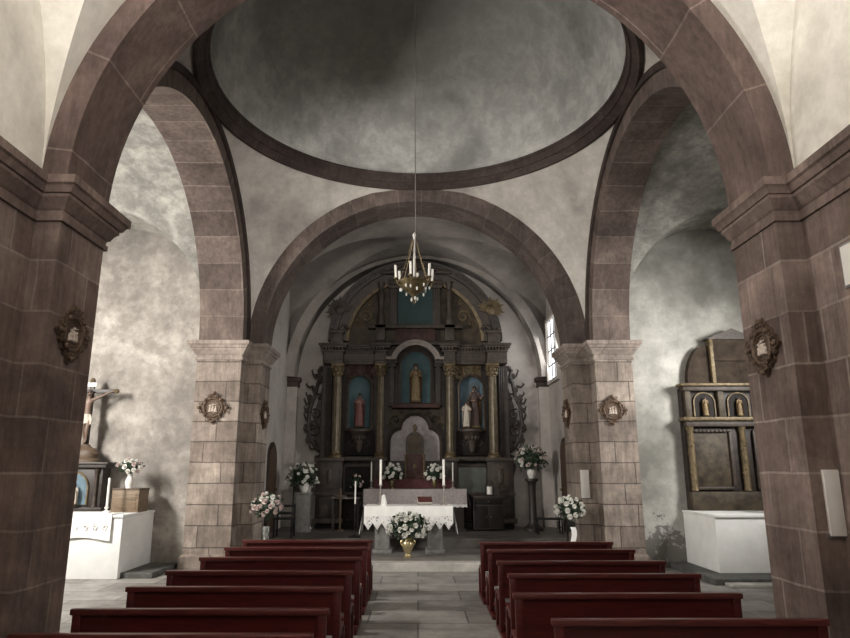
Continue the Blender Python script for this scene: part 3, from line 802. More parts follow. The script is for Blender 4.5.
# ------------------------------------------------------------------ human figures (carved statues)
def loft(mb, rings, n=20, fold=0, nf=7, ph=0):
    rows = []
    for (x, y, z, rx, ry, f) in rings:
        rows.append([(x+rx*(1+fold*f*sin(nf*2*PI*k/n+ph+z*3))*cos(2*PI*k/n), y+ry*(1+fold*f*sin(nf*2*PI*k/n+ph+z*3))*sin(2*PI*k/n), z) for k in range(n)])
    V = mb.grid(rows, closed_v=True, flip=True)
    mb.bm.faces.new(list(reversed(V[0]))); mb.bm.faces.new(V[-1])
def skin_body(name, joints, edges, mat, parent, root=0, sub=2):
    me = bpy.data.meshes.new(name); me.from_pydata([j[0] for j in joints], edges, [])
    o = bpy.data.objects.new(name, me); C.objects.link(o); o.parent = parent
    me.materials.append(M[mat])
    m = o.modifiers.new('skin', 'SKIN'); m.use_smooth_shade = True
    sv = me.skin_vertices[0].data
    for i, j in enumerate(joints):
        r = j[1]; sv[i].radius = (r, r) if not isinstance(r, tuple) else r
        sv[i].use_root = (i == root)
    s = o.modifiers.new('sub', 'SUBSURF'); s.levels = s.render_levels = sub
    return o
def hand_chain(J, E, wrist, d, side, H):
    """five fingers: palm then short chains"""
    d = Vector(d).normalized(); w = Vector(J[wrist][0]); s = Vector(side).normalized()
    J.append((tuple(w + d*.05*H), .022*H)); palm = len(J)-1; E.append((wrist, palm))
    for k, (off, L) in enumerate(((-.027, .050), (-.009, .06), (.009, .056), (.027, .043))):
        J.append((tuple(w + d*.085*H + s*off*H), .0085*H)); a = len(J)-1; E.append((palm, a))
        J.append((tuple(w + d*(.085+L*.6)*H + s*off*1.1*H + Vector((0, 0, -.004*H))), .0078*H)); b = len(J)-1; E.append((a, b))
        J.append((tuple(w + d*(.085+L)*H + s*off*1.1*H + Vector((0, 0, -.016*H))), .006*H)); E.append((b, b+1))
    J.append((tuple(w + d*.035*H - s*.035*H), .009*H)); a = len(J)-1; E.append((palm, a))
    J.append((tuple(w + d*.07*H - s*.05*H), .007*H)); E.append((a, a+1))

def face(parent, c, h, hairmat='hair', beard=False):
    """nose, mouth, eyes, hair as small children on the head centred at c, head height h"""
    x, y, z = c
    mb = MB(); mb.ball((x, y-h*.40, z-h*.05), h*.075, 8, 6, (.8, 1, 1.6)); mb.ball((x, y-h*.36, z-h*.24), h*.09, 8, 5, (1.4, .5, .5))
    for s in (-1, 1): mb.ball((x+s*h*.38, y+.02*h, z-h*.02), h*.09, 8, 6, (.5, .8, 1.3))
    mb.done('face_features', 'skin', parent)
    mb = MB()
    for s in (-1, 1): mb.ball((x+s*h*.15, y-h*.36, z+h*.04), h*.05, 8, 6)
    mb.done('eyes', 'hair', parent)
    mb = MB(); mb.ball((x, y+h*.08, z+h*.12), h*.5, 14, 10, (.86, .9, .92)); mb.ball((x, y+h*.2, z-h*.2), h*.4, 12, 8, (.9, .7, 1.0))
    if beard: mb.ball((x, y-h*.28, z-h*.42), h*.2, 10, 8, (.9, .8, 1.2))
    mb.done('hair', hairmat, parent)

def saint(name, label, loc, H, robe, mantle, beard=True, arms='pray', crown=False, rz=0, child=False):
    t = thing(name, label, 'statue', loc, rz, 'painted saint statues in the altarpiece niches')
    k = H/1.7
    J = [((0, 0, .92*k), .13*k), ((0, .0, 1.15*k), .12*k), ((0, .0, 1.33*k), .13*k), ((0, 0, 1.45*k), .055*k), ((0, -.012*k, 1.53*k), .075*k), ((0, -.015*k, 1.63*k), .072*k)]
    E = [(0, 1), (1, 2), (2, 3), (3, 4), (4, 5)]
    for s in (-1, 1):
        n0 = len(J)
        J.append(((s*.17*k, 0, 1.36*k), .06*k)); J.append(((s*.235*k, .0, 1.12*k), .045*k)); E += [(2, n0), (n0, n0+1)]
        if arms == 'pray': w = (s*.05*k, -.2*k, 1.2*k); d = (-s*.25, -.3, .9)
        elif arms == 'child' and s < 0: w = (s*.1*k, -.22*k, 1.06*k); d = (-s*.8, -.5, .1)
        else: w = (s*.27*k, -.2*k, 1.18*k); d = (s*.3, -.6, .7)
        J.append((w, .03*k)); E.append((n0+1, n0+2))
        hand_chain(J, E, n0+2, d, (s*.9, -.3, 0), k)
        n1 = len(J)     # legs, root at pelvis
        J.append(((s*.09*k, 0, .82*k), .085*k)); J.append(((s*.1*k, -.02*k, .46*k), .058*k)); J.append(((s*.1*k, .01*k, .08*k), .036*k)); J.append(((s*.11*k, -.12*k, .03*k), .03*k))
        E += [(0, n1), (n1, n1+1), (n1+1, n1+2), (n1+2, n1+3)]
    skin_body('body', J, E, 'skin', t, 0, 1)
    face(t, (0, -.02*k, 1.59*k), .225*k, 'hair', beard)
    mb = MB()
    loft(mb, [(0, 0, .015*k, .23*k, .17*k, 1), (0, 0, .3*k, .215*k, .16*k, 1), (.01*k, -.01*k, .6*k, .195*k, .15*k, .8), (0, 0, .92*k, .17*k, .14*k, .4), (0, 0, 1.05*k, .165*k, .135*k, .3), (0, 0, 1.25*k, .185*k, .14*k, .2), (0, 0, 1.38*k, .165*k, .11*k, .1), (0, 0, 1.44*k, .08*k, .075*k, 0)], 28, .07, 7)
    for s in (-1, 1):
        i0 = 6 + (s > 0)*0
        sh = Vector((s*.16*k, 0, 1.37*k)); el = Vector((s*.24*k, 0, 1.11*k))
        wr = Vector([j[0] for j in J if abs(j[1]-.03*k) < 1e-9 and j[0][0]*s > 0][0])
        mb.tube([sh, (sh+el)/2, el, (el+wr)/2, el+(wr-el)*.82], [.07*k, .07*k, .07*k, .066*k, .075*k], 12)
    mb.done('robe', robe, t, 50)
    mb = MB()
    rows = []
    for i in range(14):
        z = (1.42 - 1.36*i/13)*k; rr = (.10 + .17*min(1, i/4) + .02*i/13)*k
        rows.append([((rr*(1+.05*sin(a*9+i*.3)))*cos(a0), (rr*.8*(1+.05*sin(a*9+i*.3)))*sin(a0), z) for a in [j/22 for j in range(23)] for a0 in [PI*(-.12+1.24*a)]])
    mb.grid(rows)
    mo = mb.done('mantle', mantle, t, 60)
    MB().lathe([(.26*k, -.08*k), (.28*k, -.06*k), (.26*k, 0), (.24*k, .02*k)], 20).done('base', 'gold', t)
    if crown:
        mb = MB(); mb.tube([(.19*k*cos(2*PI*j/28), .05*k, 1.62*k+.19*k*sin(2*PI*j/28)) for j in range(28)], .012*k, 6, closed=True)
        mb.done('halo', 'gold', t)
    t.location.z += .08*k
    return t

# ------------------------------------------------------------------ the great altarpiece
RX, RY, RZ = -.08, 17.5, .36
T = thing('altarpiece', 'tall dark carved altarpiece with gilded columns and an arched top', 'altarpiece', (RX, RY, RZ))
def Z(z): return z - RZ
def rb(name, mat, x0, x1, y0, y1, z0, z1, bev=.01, parent=None):
    return MB().box(x0, x1, y0, y1, Z(z0), Z(z1), bev).done(name, mat, parent or T, 30 if bev else 0)
rb('plinth', 'retdk', -2.55, 2.55, -.06, .58, .36, .52)
rb('back_board', 'ret', -2.5, 2.5, .25, .58, .5, 5.2)
# pedestals with panels and mouldings
for s in (-1, 1):
    for xc, w in ((2.22, .34), (.93, .17)):
        p = rb('pedestal', 'ret', s*xc-w, s*xc+w, -.22, .26, .5, 2.12)
        for z0, z1, e in ((.5, .62, .05), (1.18, 1.26, .025), (2.04, 2.14, .05)): MB().box(s*xc-w-e, s*xc+w+e, -.22-e, .26, Z(z0), Z(z1), .015).done('moulding', 'ret2', p)
        MB().box(s*xc-w*.7, s*xc+w*.7, -.235, -.2, Z(.68), Z(1.12), .01).done('panel', 'ret2', p)
        mb = MB()
        mb.box(s*xc-w*.7, s*xc+w*.7, -.235, -.2, Z(1.34), Z(1.98), .01)
        mb.ball((s*xc, -.235, Z(1.66)), .1, 10, 8, (.8, .4, 2)); mb.done('panel', 'ret2', p)
# columns
def column(x, y, r, z0, z1, mat, capmat):
    c = MB().lathe([(r, Z(z0)+.16), (r*1.03, Z(z0)+.5), (r, Z(z0)+(z1-z0)*.5), (r*.9, Z(z1)-.34)], 40, (x, y, 0), flute=.10, nfl=10).done('column', mat, T)
    MB().lathe([(r*1.5, Z(z0)), (r*1.5, Z(z0)+.05), (r*1.25, Z(z0)+.07), (r*1.35, Z(z0)+.10), (r*1.05, Z(z0)+.13), (r, Z(z0)+.17)], 24, (x, y, 0)).done('column_base', capmat, c)
    mb = MB(); mb.lathe([(r*.9, Z(z1)-.35), (r*1.05, Z(z1)-.34), (r*.95, Z(z1)-.3), (r*1.0, Z(z1)-.18), (r*1.45, Z(z1)-.06)], 20, (x, y, 0))
    mb.box(x-r*1.5, x+r*1.5, y-r*1.5, y+r*1.5, Z(z1)-.06, Z(z1), .01)
    for ring, (zz, rr, n) in enumerate(((-.26, 1.05, 8), (-.16, 1.2, 8))):
        for k in range(n):
            a = 2*PI*(k+.5*ring)/n; mb.ball((x+cos(a)*r*rr, y+sin(a)*r*rr, Z(z1)+zz), r*.3, 6, 5, (1, 1, 1.7))
    for sx in (-1, 1):
        for sy in (-1, 1): mb.ball((x+sx*r*1.25, y+sy*r*1.25, Z(z1)-.1), r*.32, 8, 6)
    mb.done('capital', capmat, c)
for s in (-1, 1):
    column(s*.93, -.07, .105, 2.14, 4.62, 'goldcol', 'gold')
    column(s*2.08, -.07, .115, 2.14, 4.62, 'goldcol', 'gold')
    # outer fluted pilaster
    p = MB()
    for k in range(5): p.tube([(s*(2.28+.055*k), .08+.02*k, Z(2.14)), (s*(2.28+.055*k), .08+.02*k, Z(4.55))], .032, 8)
    p.box(s*2.38-.13, s*2.38+.13, .1, .3, Z(2.14), Z(4.6)); p.done('pilaster', 'ret', T)
    # slim pilasters by the central niche
    p = rb('pilaster', 'ret2', s*.63-.07, s*.63+.07, .06, .28, 3.5, 4.66)
    for z0, z1, e in ((3.5, 3.58, .03), (4.56, 4.66, .04)): MB().box(s*.63-.07-e, s*.63+.07+e, .06-e, .28, Z(z0), Z(z1), .01).done('moulding', 'ret', p)
    for k in (-1, 1): MB().box(s*.63+k*.03-.012, s*.63+k*.03+.012, .045, .07, Z(3.62), Z(4.52)).done('reed', 'ret', p, 0)
# entablature
rb('entablature', 'ret', -2.52, -.47, .06, .58, 4.66, 5.1); rb('entablature', 'ret', .51, 2.52, .06, .58, 4.66, 5.1)
def cornice(name, x0, x1, yf, mat='ret2', n=0):
    mb = MB()
    mb.box(x0, x1, yf, .3, Z(4.62), Z(4.72), .01); mb.box(x0-.03, x1+.03, yf-.03, .3, Z(4.93), Z(4.99), .01); mb.box(x0-.10, x1+.10, yf-.10, .3, Z(5.04), Z(5.10), .012); mb.box(x0-.13, x1+.13, yf-.13, .3, Z(5.10), Z(5.16), .012)
    mb.box(x0+.01, x1-.01, yf+.02, .3, Z(4.7), Z(4.95))
    k = int((x1-x0+.1)/.085)
    for i in range(k): mb.box(x0-.04+i*.085, x0-.04+i*.085+.045, yf-.075, yf, Z(4.985), Z(5.045))
    return mb.done(name, mat, T, 30)
for s in (-1, 1):
    cornice('entablature_block', s*.93-.16, s*.93+.16, -.2)
    cornice('entablature_block', s*2.2-.26, s*2.2+.26, -.22)
    a, b = sorted((s*1.12, s*1.92)); cornice('cornice', a, b, -.02)
# curved pale moulding over central niche
p = MB()
def arcbar(mb, cx, cz, r0, r1, y0, y1, t0, t1, n=24, sx=1):
    rows = []
    for i in range(n+1):
        t = t0+(t1-t0)*i/n
        rows.append([(cx+sx*r*cos(t), y, Z(cz)+r*sin(t)) for r, y in ((r0, y0), (r1, y0), (r1, y1), (r0, y1))])
    V = mb.grid(rows, closed_v=True); mb.bm.faces.new(V[0]); mb.bm.faces.new(list(reversed(V[-1])))
arcbar(p, .02, 4.58, .56, .66, -.14, .25, .28, PI-.28); arcbar(p, .02, 4.58, .66, .70, -.18, .25, .28, PI-.28)
for s in (-1, 1): p.box(.02+s*.74-.14, .02+s*.74+.14, -.16, .2, Z(4.74), Z(4.82), .01)
p.done('arched_moulding', 'palearch', T)

def arch_outline(cx, hw, z0, z1, n=20):
    zc = z1 - hw
    return [(cx-hw, Z(z0)), (cx+hw, Z(z0))] + [(cx+hw*cos(PI*k/n), Z(zc)+hw*sin(PI*k/n)) for k in range(n+1)]
def niche(cx, hw, z0, z1, mat, yb=.24, yf=.02):
    o = arch_outline(cx, hw, z0, z1)
    n = MB()
    # concave shell: half round plan with a domed head
    zc = z1 - hw; rows = []
    for i in range(15):
        a = PI*i/14
        row = [(cx - hw*cos(a), yf + .0 + (yb-yf)*sin(a), Z(z0)), (cx - hw*cos(a), yf + (yb-yf)*sin(a), Z(zc))]
        for k in range(1, 9):
            b = PI/2*k/8; row.append((cx - hw*cos(a)*cos(b), yf + (yb-yf)*sin(a)*cos(b)*1.0, Z(zc)+hw*sin(b)))
        rows.append(row)
    n.grid(rows); n.prism([(cx-hw*cos(PI*i/14), yf+(yb-yf)*sin(PI*i/14)) for i in range(15)], Z(z0)-.01, Z(z0))
    q = n.done('niche', mat, T, 60, recalc=False)
    f = MB(); inn = arch_outline(cx, hw, z0, z1, 24); out = arch_outline(cx, hw+.07, z0-.06, z1+.07, 24); mid = arch_outline(cx, hw+.03, z0-.02, z1+.03, 24)
    rows = [[(x, yf+.24, z) for x, z in out], [(x, yf-.03, z) for x, z in out], [(x, yf-.05, z) for x, z in mid], [(x, yf-.02, z) for x, z in inn], [(x, yf+.02, z) for x, z in inn]]
    f.grid(rows, closed_v=True); f.done('niche_frame', 'ret2', q, 40)
    return q
niche(.02, .40, 3.58, 4.98, 'blue')
niche(-1.49, .285, 2.92, 4.30, 'blue')
niche(1.52, .30, 2.90, 4.28, 'blue2')
# lintel shelf under central niche
p = rb('shelf', 'redorn', -.62, .66, -.14, .28, 3.44, 3.55)
# ornamental cartouches over the side niches
def cartouche(cx, cz, mat, seed, spread=.3):
    rnd = random.Random(seed); mb = MB()
    mb.tube([(cx+.10*cos(2*PI*k/18), .12, Z(cz)+.12*sin(2*PI*k/18)) for k in range(18)], .025, 6, closed=True)
    for s in (-1, 1):
        for j, (dx, dz, r) in enumerate(((.17, .08, .08), (.22, -.06, .09), (.12, -.15, .07), (.32, -.16, .07), (.3, .1, .06))):
            mb.tube([(cx+s*(dx+(r-.007*i)*cos(i*.75+j)), .13, Z(cz)+dz+(r-.007*i)*sin(i*.75+j)) for i in range(10)], .018, 6)
            mb.ball((cx+s*dx, .12, Z(cz)+dz), .035, 8, 6)
    mb.box(cx-.38, cx+.38, .2, .27, Z(cz)-.22, Z(cz)+.18)
    return mb.done('cartouche', mat, T)
cartouche(-1.49, 4.5, 'redorn', 1)
mbx = cartouche(1.42, 4.46, 'gold', 2)
# carved field either side of trefoil, brackets under side niches
for s, cx in ((-1, -1.49), (1, 1.52)):
    rb('niche_panel', 'retdk', cx-.42, cx+.42, .14, .27, 2.2, 2.86)
    mb = MB()
    mb.lathe([(.05, Z(2.28)), (.10, Z(2.4)), (.09, Z(2.46)), (.2, Z(2.7)), (.24, Z(2.78)), (.31, Z(2.82)), (.31, Z(2.89))], 20, (cx, .05, 0), sy=.75)
    for k in range(7):
        a = PI + PI*k/6; mb.ball((cx+.17*cos(a), .05+.12*sin(a), Z(2.66)), .045, 8, 6, (1, 1, 1.8))
    for q in (-1, 1):
        mb.tube([(cx+q*(.2+(.1-.008*i)*cos(i*.8)), .12, Z(2.5)+(.1-.008*i)*sin(i*.8)) for i in range(10)], .02, 6)
    mb.done('bracket', 'ret2', T)
    rb('predella_ledge', 'ret2', cx-.5, cx+.5, -.06, .28, 2.06, 2.16)
    p = rb('predella_panel', 'mirror' if s > 0 else 'retdk', cx-.38, cx+.38, .2, .24, 1.25, 1.93, 0)
    mb = MB()
    for x0, x1, z0, z1 in ((cx-.44, cx+.44, 1.9, 1.98), (cx-.44, cx+.44, 1.18, 1.26), (cx-.44, cx-.37, 1.26, 1.9), (cx+.37, cx+.44, 1.26, 1.9)): mb.box(x0, x1, .14, .26, Z(z0), Z(z1), .012)
    mb.done('panel_frame', 'ret2', p)
# trefoil niche in the centre
def trefoil(o, n=64):
    W_ = .655+o; pts = []
    for i in range(n+1):
        x = -W_+2*W_*i/n; zs = [2.08]
        for cx, cz, r in ((0, 2.90, .355+o), (-.34, 2.56, .32+o), (.34, 2.56, .32+o)):
            q = r*r-(x-cx)**2
            if q > 0: zs.append(cz+sqrt(q))
        pts.append((x, max(zs)))
    pts[0] = (-W_, 2.56); pts[-1] = (W_, 2.56)
    return pts
tf = trefoil(0); q = MB().prism([(-.655, Z(2.06))] + [(x, Z(z)) for x, z in tf] + [(.655, Z(2.06))], .16, .26, 'y').done('trefoil_panel', 'silver', T, 0)
f = MB(); A = [(-.655, 2.06)] + tf + [(.655, 2.06)]; t2 = trefoil(.09); B = [(-.745, 2.06)] + t2 + [(.745, 2.06)]
rows = [[(x, .27, Z(z)) for x, z in B], [(x, -.02, Z(z)) for x, z in B], [(x, -.05, Z(z)) for x, z in [((a[0]+b[0])/2, (a[1]+b[1])/2) for a, b in zip(A, B)]], [(x, -.01, Z(z)) for x, z in A], [(x, .17, Z(z)) for x, z in A]]
f.grid(rows); f.done('trefoil_frame', 'ret2', q, 50)
mb = MB()
for s in (-1, 1):
    for (dx, dz, r, w) in ((.52, 3.15, .12, .025), (.66, 2.98, .09, .02), (.35, 3.3, .07, .018)):
        mb.tube([(s*(dx+(r-.01*i)*cos(i*.75)), .14, Z(dz)+(r-.01*i)*sin(i*.75)) for i in range(10)], w, 6)
mb.box(-.76, .8, .2, .27, Z(2.9), Z(3.45)); mb.done('spandrel_carving', 'goldpanel', T)
# gradine with red cloth front
rb('gradine', 'ret', -.74, .74, -.04, .27, 1.36, 2.06)
rb('gradine_step', 'redcloth', -1.05, .98, -.30, -.03, 1.36, 1.60)
# attic storey
at = MB(); n = 48
def ell(a, t): return (2.38*a*cos(t), Z(5.28)+2.26*a*sin(t)*(1 if a >= 1 else 1))
poly = [(-2.3, Z(5.1))] + [ell(.96, PI-PI*k/n) for k in range(n+1)] + [(2.3, Z(5.1))]
at.prism(poly, .22, .58, 'y'); at.done('attic_board', 'goldpanel', T, 0)
for (a0, a1, yf, mt, nm) in ((.90, 1.0, -.1, 'ret', 'arch_moulding'), (.80, .90, .02, 'ret2', 'arch_moulding'), (.765, .80, .06, 'gold', 'arch_bead')):
    mb = MB(); rows = []
    for i in range(n+1):
        t = PI*i/n; (xa, za), (xb, zb) = ell(a0, t), ell(a1, t)
        rows.append([(xa, yf, za), (xb, yf-.03, zb), (xb, .5, zb), (xa, .5, za)])
    V = mb.grid(rows, closed_v=True); mb.bm.faces.new(V[0]); mb.bm.faces.new(list(reversed(V[-1])))
    mb.done(nm, mt, T, 30)
for i in range(3, 40):     # blocks along the arch
    t = PI*i/42; x, z = ell(.95, t)
    MB().box(-.05, .05, -.16, -.08, -.03, .03, .008, rot=(0, PI/2-t, 0), loc=(x, 0, z)).done('modillion', 'ret2', T)
rb('attic_sill', 'ret', -1.25, 1.25, -.02, .3, 5.16, 5.28); rb('attic_sill', 'ret2', -1.3, 1.3, -.10, .3, 5.62, 5.72); rb('attic_base', 'redorn', -.55, .55, .04, .3, 5.28, 5.62)
rb('attic_panel', 'teal', -.47, .49, .10, .23, 5.74, 6.98, 0)
for s in (-1, 1):
    p = rb('attic_pilaster', 'ret', s*.6-.11, s*.6+.11, .02, .3, 5.72, 6.9)
    mb = MB()
    for k in (-1, 0, 1): mb.box(s*.6+k*.06-.018, s*.6+k*.06+.018, .0, .04, Z(5.8), Z(6.75))
    mb.box(s*.6-.15, s*.6+.15, -.03, .3, Z(6.78), Z(6.9), .01); mb.done('moulding', 'ret2', p)
    # carved terminal figure-like posts
    mb = MB(); mb.box(s*.95-.13, s*.95+.13, -.06, .25, Z(5.28), Z(5.62), .015); mb.box(s*.95-.16, s*.95+.16, -.10, .25, Z(5.62), Z(5.74), .015)
    mb.lathe([(.10, Z(5.74)), (.12, Z(5.82)), (.10, Z(5.98)), (.075, Z(6.1)), (.085, Z(6.4)), (.115, Z(6.62)), (.06, Z(6.74)), (.085, Z(6.82)), (.12, Z(6.95))], 14, (s*.95, .03, 0)); mb.done('attic_post', 'ret2', T)
    # outer short pedestal + leafy finial
    mb = MB(); mb.box(s*2.14-.17, s*2.14+.17, -.18, .25, Z(5.16), Z(5.46), .015); mb.box(s*2.14-.21, s*2.14+.21, -.22, .25, Z(5.46), Z(5.54), .015)
    mb.tube([(s*(2.14-.32+.1*i*.8), -.1, Z(5.58)+.10*sin(i*1.1)) for i in range(7)], .05, 8); mb.done('attic_pedestal', 'ret2', T)
    mb = MB()
    for k in range(13):
        a = -.5 + 3.6*k/12 + (0 if s > 0 else PI-2.6)
        L_ = .34 + .07*(k % 2); cx, cz = s*2.08, Z(6.12)
        d = Vector((cos(a), 0, sin(a))); nn = Vector((-sin(a), 0, cos(a)))
        P = [Vector((cx, -.12, cz)) + d*.05, Vector((cx, -.17, cz)) + d*L_*.55 + nn*.07, Vector((cx, -.1, cz)) + d*L_, Vector((cx, -.17, cz)) + d*L_*.55 - nn*.07]
        vs = [mb.bm.verts.new(x) for x in P]; vb = mb.bm.verts.new(Vector((cx, -.02, cz)) + d*L_*.5)
        mb.bm.faces.new(vs)
        for q_ in range(4): mb.bm.faces.new([vs[q_], vs[(q_+1) % 4], vb])
    mb.ball((s*2.08, -.12, Z(6.12)), .14, 12, 8, (1, .6, 1)); mb.done('leaf_finial', 'gold' if s > 0 else 'ret2', T, 20)
    # gilt scroll carvings in the side fields
    mb = MB()
    for (dx, dz, r, w) in ((1.35, 6.0, .2, .03), (1.6, 5.8, .14, .026), (1.3, 6.4, .13, .026), (1.72, 6.15, .1, .02)):
        mb.tube([(s*(dx+(r-.014*i)*cos(i*.7)), .2, Z(dz)+(r-.014*i)*sin(i*.7)) for i in range(12)], w, 6)
    mb.done('field_scrolls', 'gold', T)
    # side scroll wings
    mb = MB()
    def S(x, z): return (s*x, .3, Z(z))
    mb.tube([S(2.55, 4.62), S(2.66, 4.5), S(2.6, 4.32), S(2.68, 4.12), S(2.74, 3.8), S(2.86, 3.5), S(2.9, 3.1), S(2.84, 2.7), S(2.66, 2.4), S(2.54, 2.3)], [.04, .05, .05, .05, .05, .05, .05, .05, .05, .04], 8)
    for (cx, cz, r) in ((2.7, 3.3, .16), (2.72, 2.85, .18), (2.62, 3.75, .11), (2.68, 2.5, .1), (2.6, 4.2, .08), (2.6, 4.52, .08), (2.62, 1.85, .12)):
        mb.tube([(s*(cx+(r-.012*i)*cos(i*.7+1)), .3, Z(cz)+(r-.012*i)*sin(i*.7+1)) for i in range(12)], .028, 6)
    for (cx, cz, r) in ((2.84, 3.72, .10), (2.9, 3.42, .09), (2.92, 2.98, .10), (2.88, 2.62, .09), (2.74, 3.98, .08), (2.76, 3.05, .12), (2.70, 4.35, .07), (2.62, 2.15, .09)):
        mb.tube([(s*(cx+(r-.008*i)*cos(i*.8+cz)), .28, Z(cz)+(r-.008*i)*sin(i*.8+cz)) for i in range(10)], .034, 6)
        mb.ball((s*cx, .27, Z(cz)), r*.5, 8, 6, (1, .5, 1))
    rnd = random.Random(4)
    for k in range(9):
        z = 2.4+1.9*k/8; x = 2.7+.2*sin(PI*min(1, max(0, (4.3-z)/1.9)))
        a = rnd.uniform(-.2, 1.0); L_ = rnd.uniform(.14, .22)
        mb.tube([S(x, z), S(x+L_*cos(a)*.6, z+L_*sin(a)*.6-.03), S(x+L_*cos(a), z+L_*sin(a)+.05), S(x+L_*cos(a)-.04, z+L_*sin(a)+.09)], [.04, .034, .026, .012], 6)
    mb.prism([(s*2.5, Z(2.35)), (s*2.72, Z(2.5)), (s*2.76, Z(3.0)), (s*2.7, Z(3.5)), (s*2.56, Z(4.0)), (s*2.5, Z(4.1))], .3, .36, 'y')
    mb.prism([(s*2.5, Z(1.5)), (s*2.62, Z(1.6)), (s*2.7, Z(1.9)), (s*2.6, Z(2.1)), (s*2.5, Z(2.15))], .3, .36, 'y')
    mb.done('scroll_wing', 'ret', T)
# crown of the arch
mb = MB(); mb.ball((.0, -.12, Z(7.42)), .16, 12, 8, (1.3, .6, 1))
for s in (-1, 1):
    mb.tube([(s*(.2+.11*i), -.13, Z(7.4)-.03*i+.05*sin(i)) for i in range(6)], .05, 8)
    mb.box(s*.78-.2, s*.78+.2, -.2, .2, Z(7.15), Z(7.24), .01, rot=None)
mb.box(-.75, .75, -.04, .3, Z(6.9), Z(7.02), .01)
mb.done('crest', 'ret2', T)

# tabernacle
t = thing('tabernacle', 'carved domed tabernacle in front of the silver trefoil niche', 'tabernacle', (RX+.0, 17.02, 1.60))
t.location = (RX, 17.33, 1.60)
MB().box(-.26, .26, -.13, .13, 0, .62, .012).done('body', 'redorn', t)
o_ = arch_outline(0, .24, RZ+.62, RZ+1.2); MB().prism(o_, -.10, .10, 'y').done('hood', 'ret2', t, 30)
MB().prism(arch_outline(0, .16, RZ+.66, RZ+1.1), -.115, -.09, 'y').done('hood_panel', 'goldpanel', t, 30)
d = MB().box(-.15, .15, -.145, -.12, .08, .54, .006).done('door', 'redorn', t); mb = MB(); mb.ball((0, -.15, .31), .06, 10, 8, (1, .3, 1)); mb.done('emblem', 'gold', d)
for s in (-1, 1): MB().lathe([(.04, .02), (.028, .06), (.028, .56), (.042, .62)], 10, (s*.24, -.13, 0)).done('colonnette', 'gold', t)
MB().lathe([(.05, 1.18), (.03, 1.24), (.06, 1.3), (.05, 1.36), (0, 1.42)], 12).done('finial', 'gold', t)

saint('saint_statue', 'tall robed statue in the central blue niche of the altarpiece', (RX+.02, RY+.05, 3.58), 1.02, 'robe_gold', 'robe_brown', False, 'pray')
saint('saint_statue', 'small rose-robed statue in the teal niche at the left', (RX-1.49, RY+.03, 2.93), .86, 'robe_red', 'robe_red', True, 'pray')
saint('saint_statue', 'dark-mantled haloed statue in the sky blue niche', (RX+1.60, RY+.07, 2.91), 1.08, 'robe_dark', 'robe_brown', True, 'child', True)
saint('saint_statue', 'small ivory-robed child statue standing before the dark-mantled saint', (RX+1.36, RY-.12, 2.91), .66, 'robe_white', 'robe_white', False, 'open')

# ------------------------------------------------------------------ side altar on the left with crucifix
def side_altar(label, cx, w, z):
    t = thing('side_altar', label, 'altar', (cx, 12.55, 0))
    MB().box(-w/2, w/2, -.66, .74, z, 1.02, .012).done('block', 'whiteplaster', t)
    MB().box(-w/2-.015, w/2+.015, -.69, .74, 1.02, 1.07, .01).done('slab', 'whiteplaster', t)
    return t
struct(MB().box(-5.19, -4.62, 12.0, YE, 0, .09, .01).done('trim_17', 'plinth', smooth=0))
struct(MB().box(4.85, 8.0, 11.3, YE, 0, .10, .01).done('trim_18', 'plinth', smooth=0))
struct(MB().box(5.0, 8.0, 11.05, 11.3, 0, .05, .01).done('trim_19', 'step', smooth=0))
side_altar('whitewashed block altar under the crucifix', -6.3, 2.25, 0)
side_altar('whitewashed block altar under the gilded side altarpiece', 6.25, 2.1, .1)
# linen on left altar
t = thing('tablecloth', 'white embroidered cloth over the corner of the crucifix altar', 'tablecloth', (-6.3, 12.55, 1.07))
mb = MB()
mb.grid([[(-1.15+2.1*i/30, -.705-.006*sin(i*.7)*j/5, .012-.42*j/5+.03*sin(i*.35)*j/5) for j in range(6)] for i in range(31)])
mb.grid([[(-1.15+2.1*i/30, -.705+.54*j/5, .012) for j in range(6)] for i in range(31)])
mb.done('linen', 'whitecloth', t, 60)
mb = MB()
for i in range(11):
    x = -.85+.17*i
    mb = MB()
    for j in range(5):
        a = 2*PI*j/5; mb.ball((x+.026*cos(a), -.714, -.2+.04*sin(a)), .022, 6, 4, (1, .3, 1.3))
    mb.done('embroidery', 'lace', t)
# small shrine with dark frame
t = thing('shrine', 'small dark framed shrine with a blue arched niche under the crucifix', 'shrine', (-6.62, 12.95, 1.07))
MB().box(-.56, .56, -.10, .22, .05, .82, .01).done('case', 'dkwood', t)
mb = MB(); mb.box(-.64, .64, -.17, .22, .80, .86, .012); mb.box(-.68, .68, -.20, .22, .86, .91, .012); mb.box(-.62, .62, -.16, .22, 0, .07, .012); mb.done('cornice', 'dkwood', t)
MB().prism([(p[0], p[1]) for p in [(-.30, .12), (.30, .12)] + [(.30*cos(PI*k/16), .42+.30*sin(PI*k/16)) for k in range(17)]], -.112, -.095, 'y').done('niche', 'blue2', t, 0)
mb = MB(); mb.tube([(-.31, -.12, .12), (-.31, -.12, .42)] + [(-.31*cos(PI*k/14), -.12, .42+.31*sin(PI*k/14)) for k in range(1, 14)] + [(.31, -.12, .42), (.31, -.12, .12)], .022, 6); mb.done('niche_moulding', 'gold', t)
for s in (-1, 1): MB().lathe([(.05, .07), (.035, .12), (.033, .68), (.055, .78)], 12, (s*.46, -.13, 0)).done('colonnette', 'ret2', t)
st = saint('figurine', 'small pale robed figurine inside the blue niche of the shrine', (-6.50, 12.74, 1.19), .36, 'robe_white', 'robe_white', False, 'pray'); st['group'] = 'painted saint figures'
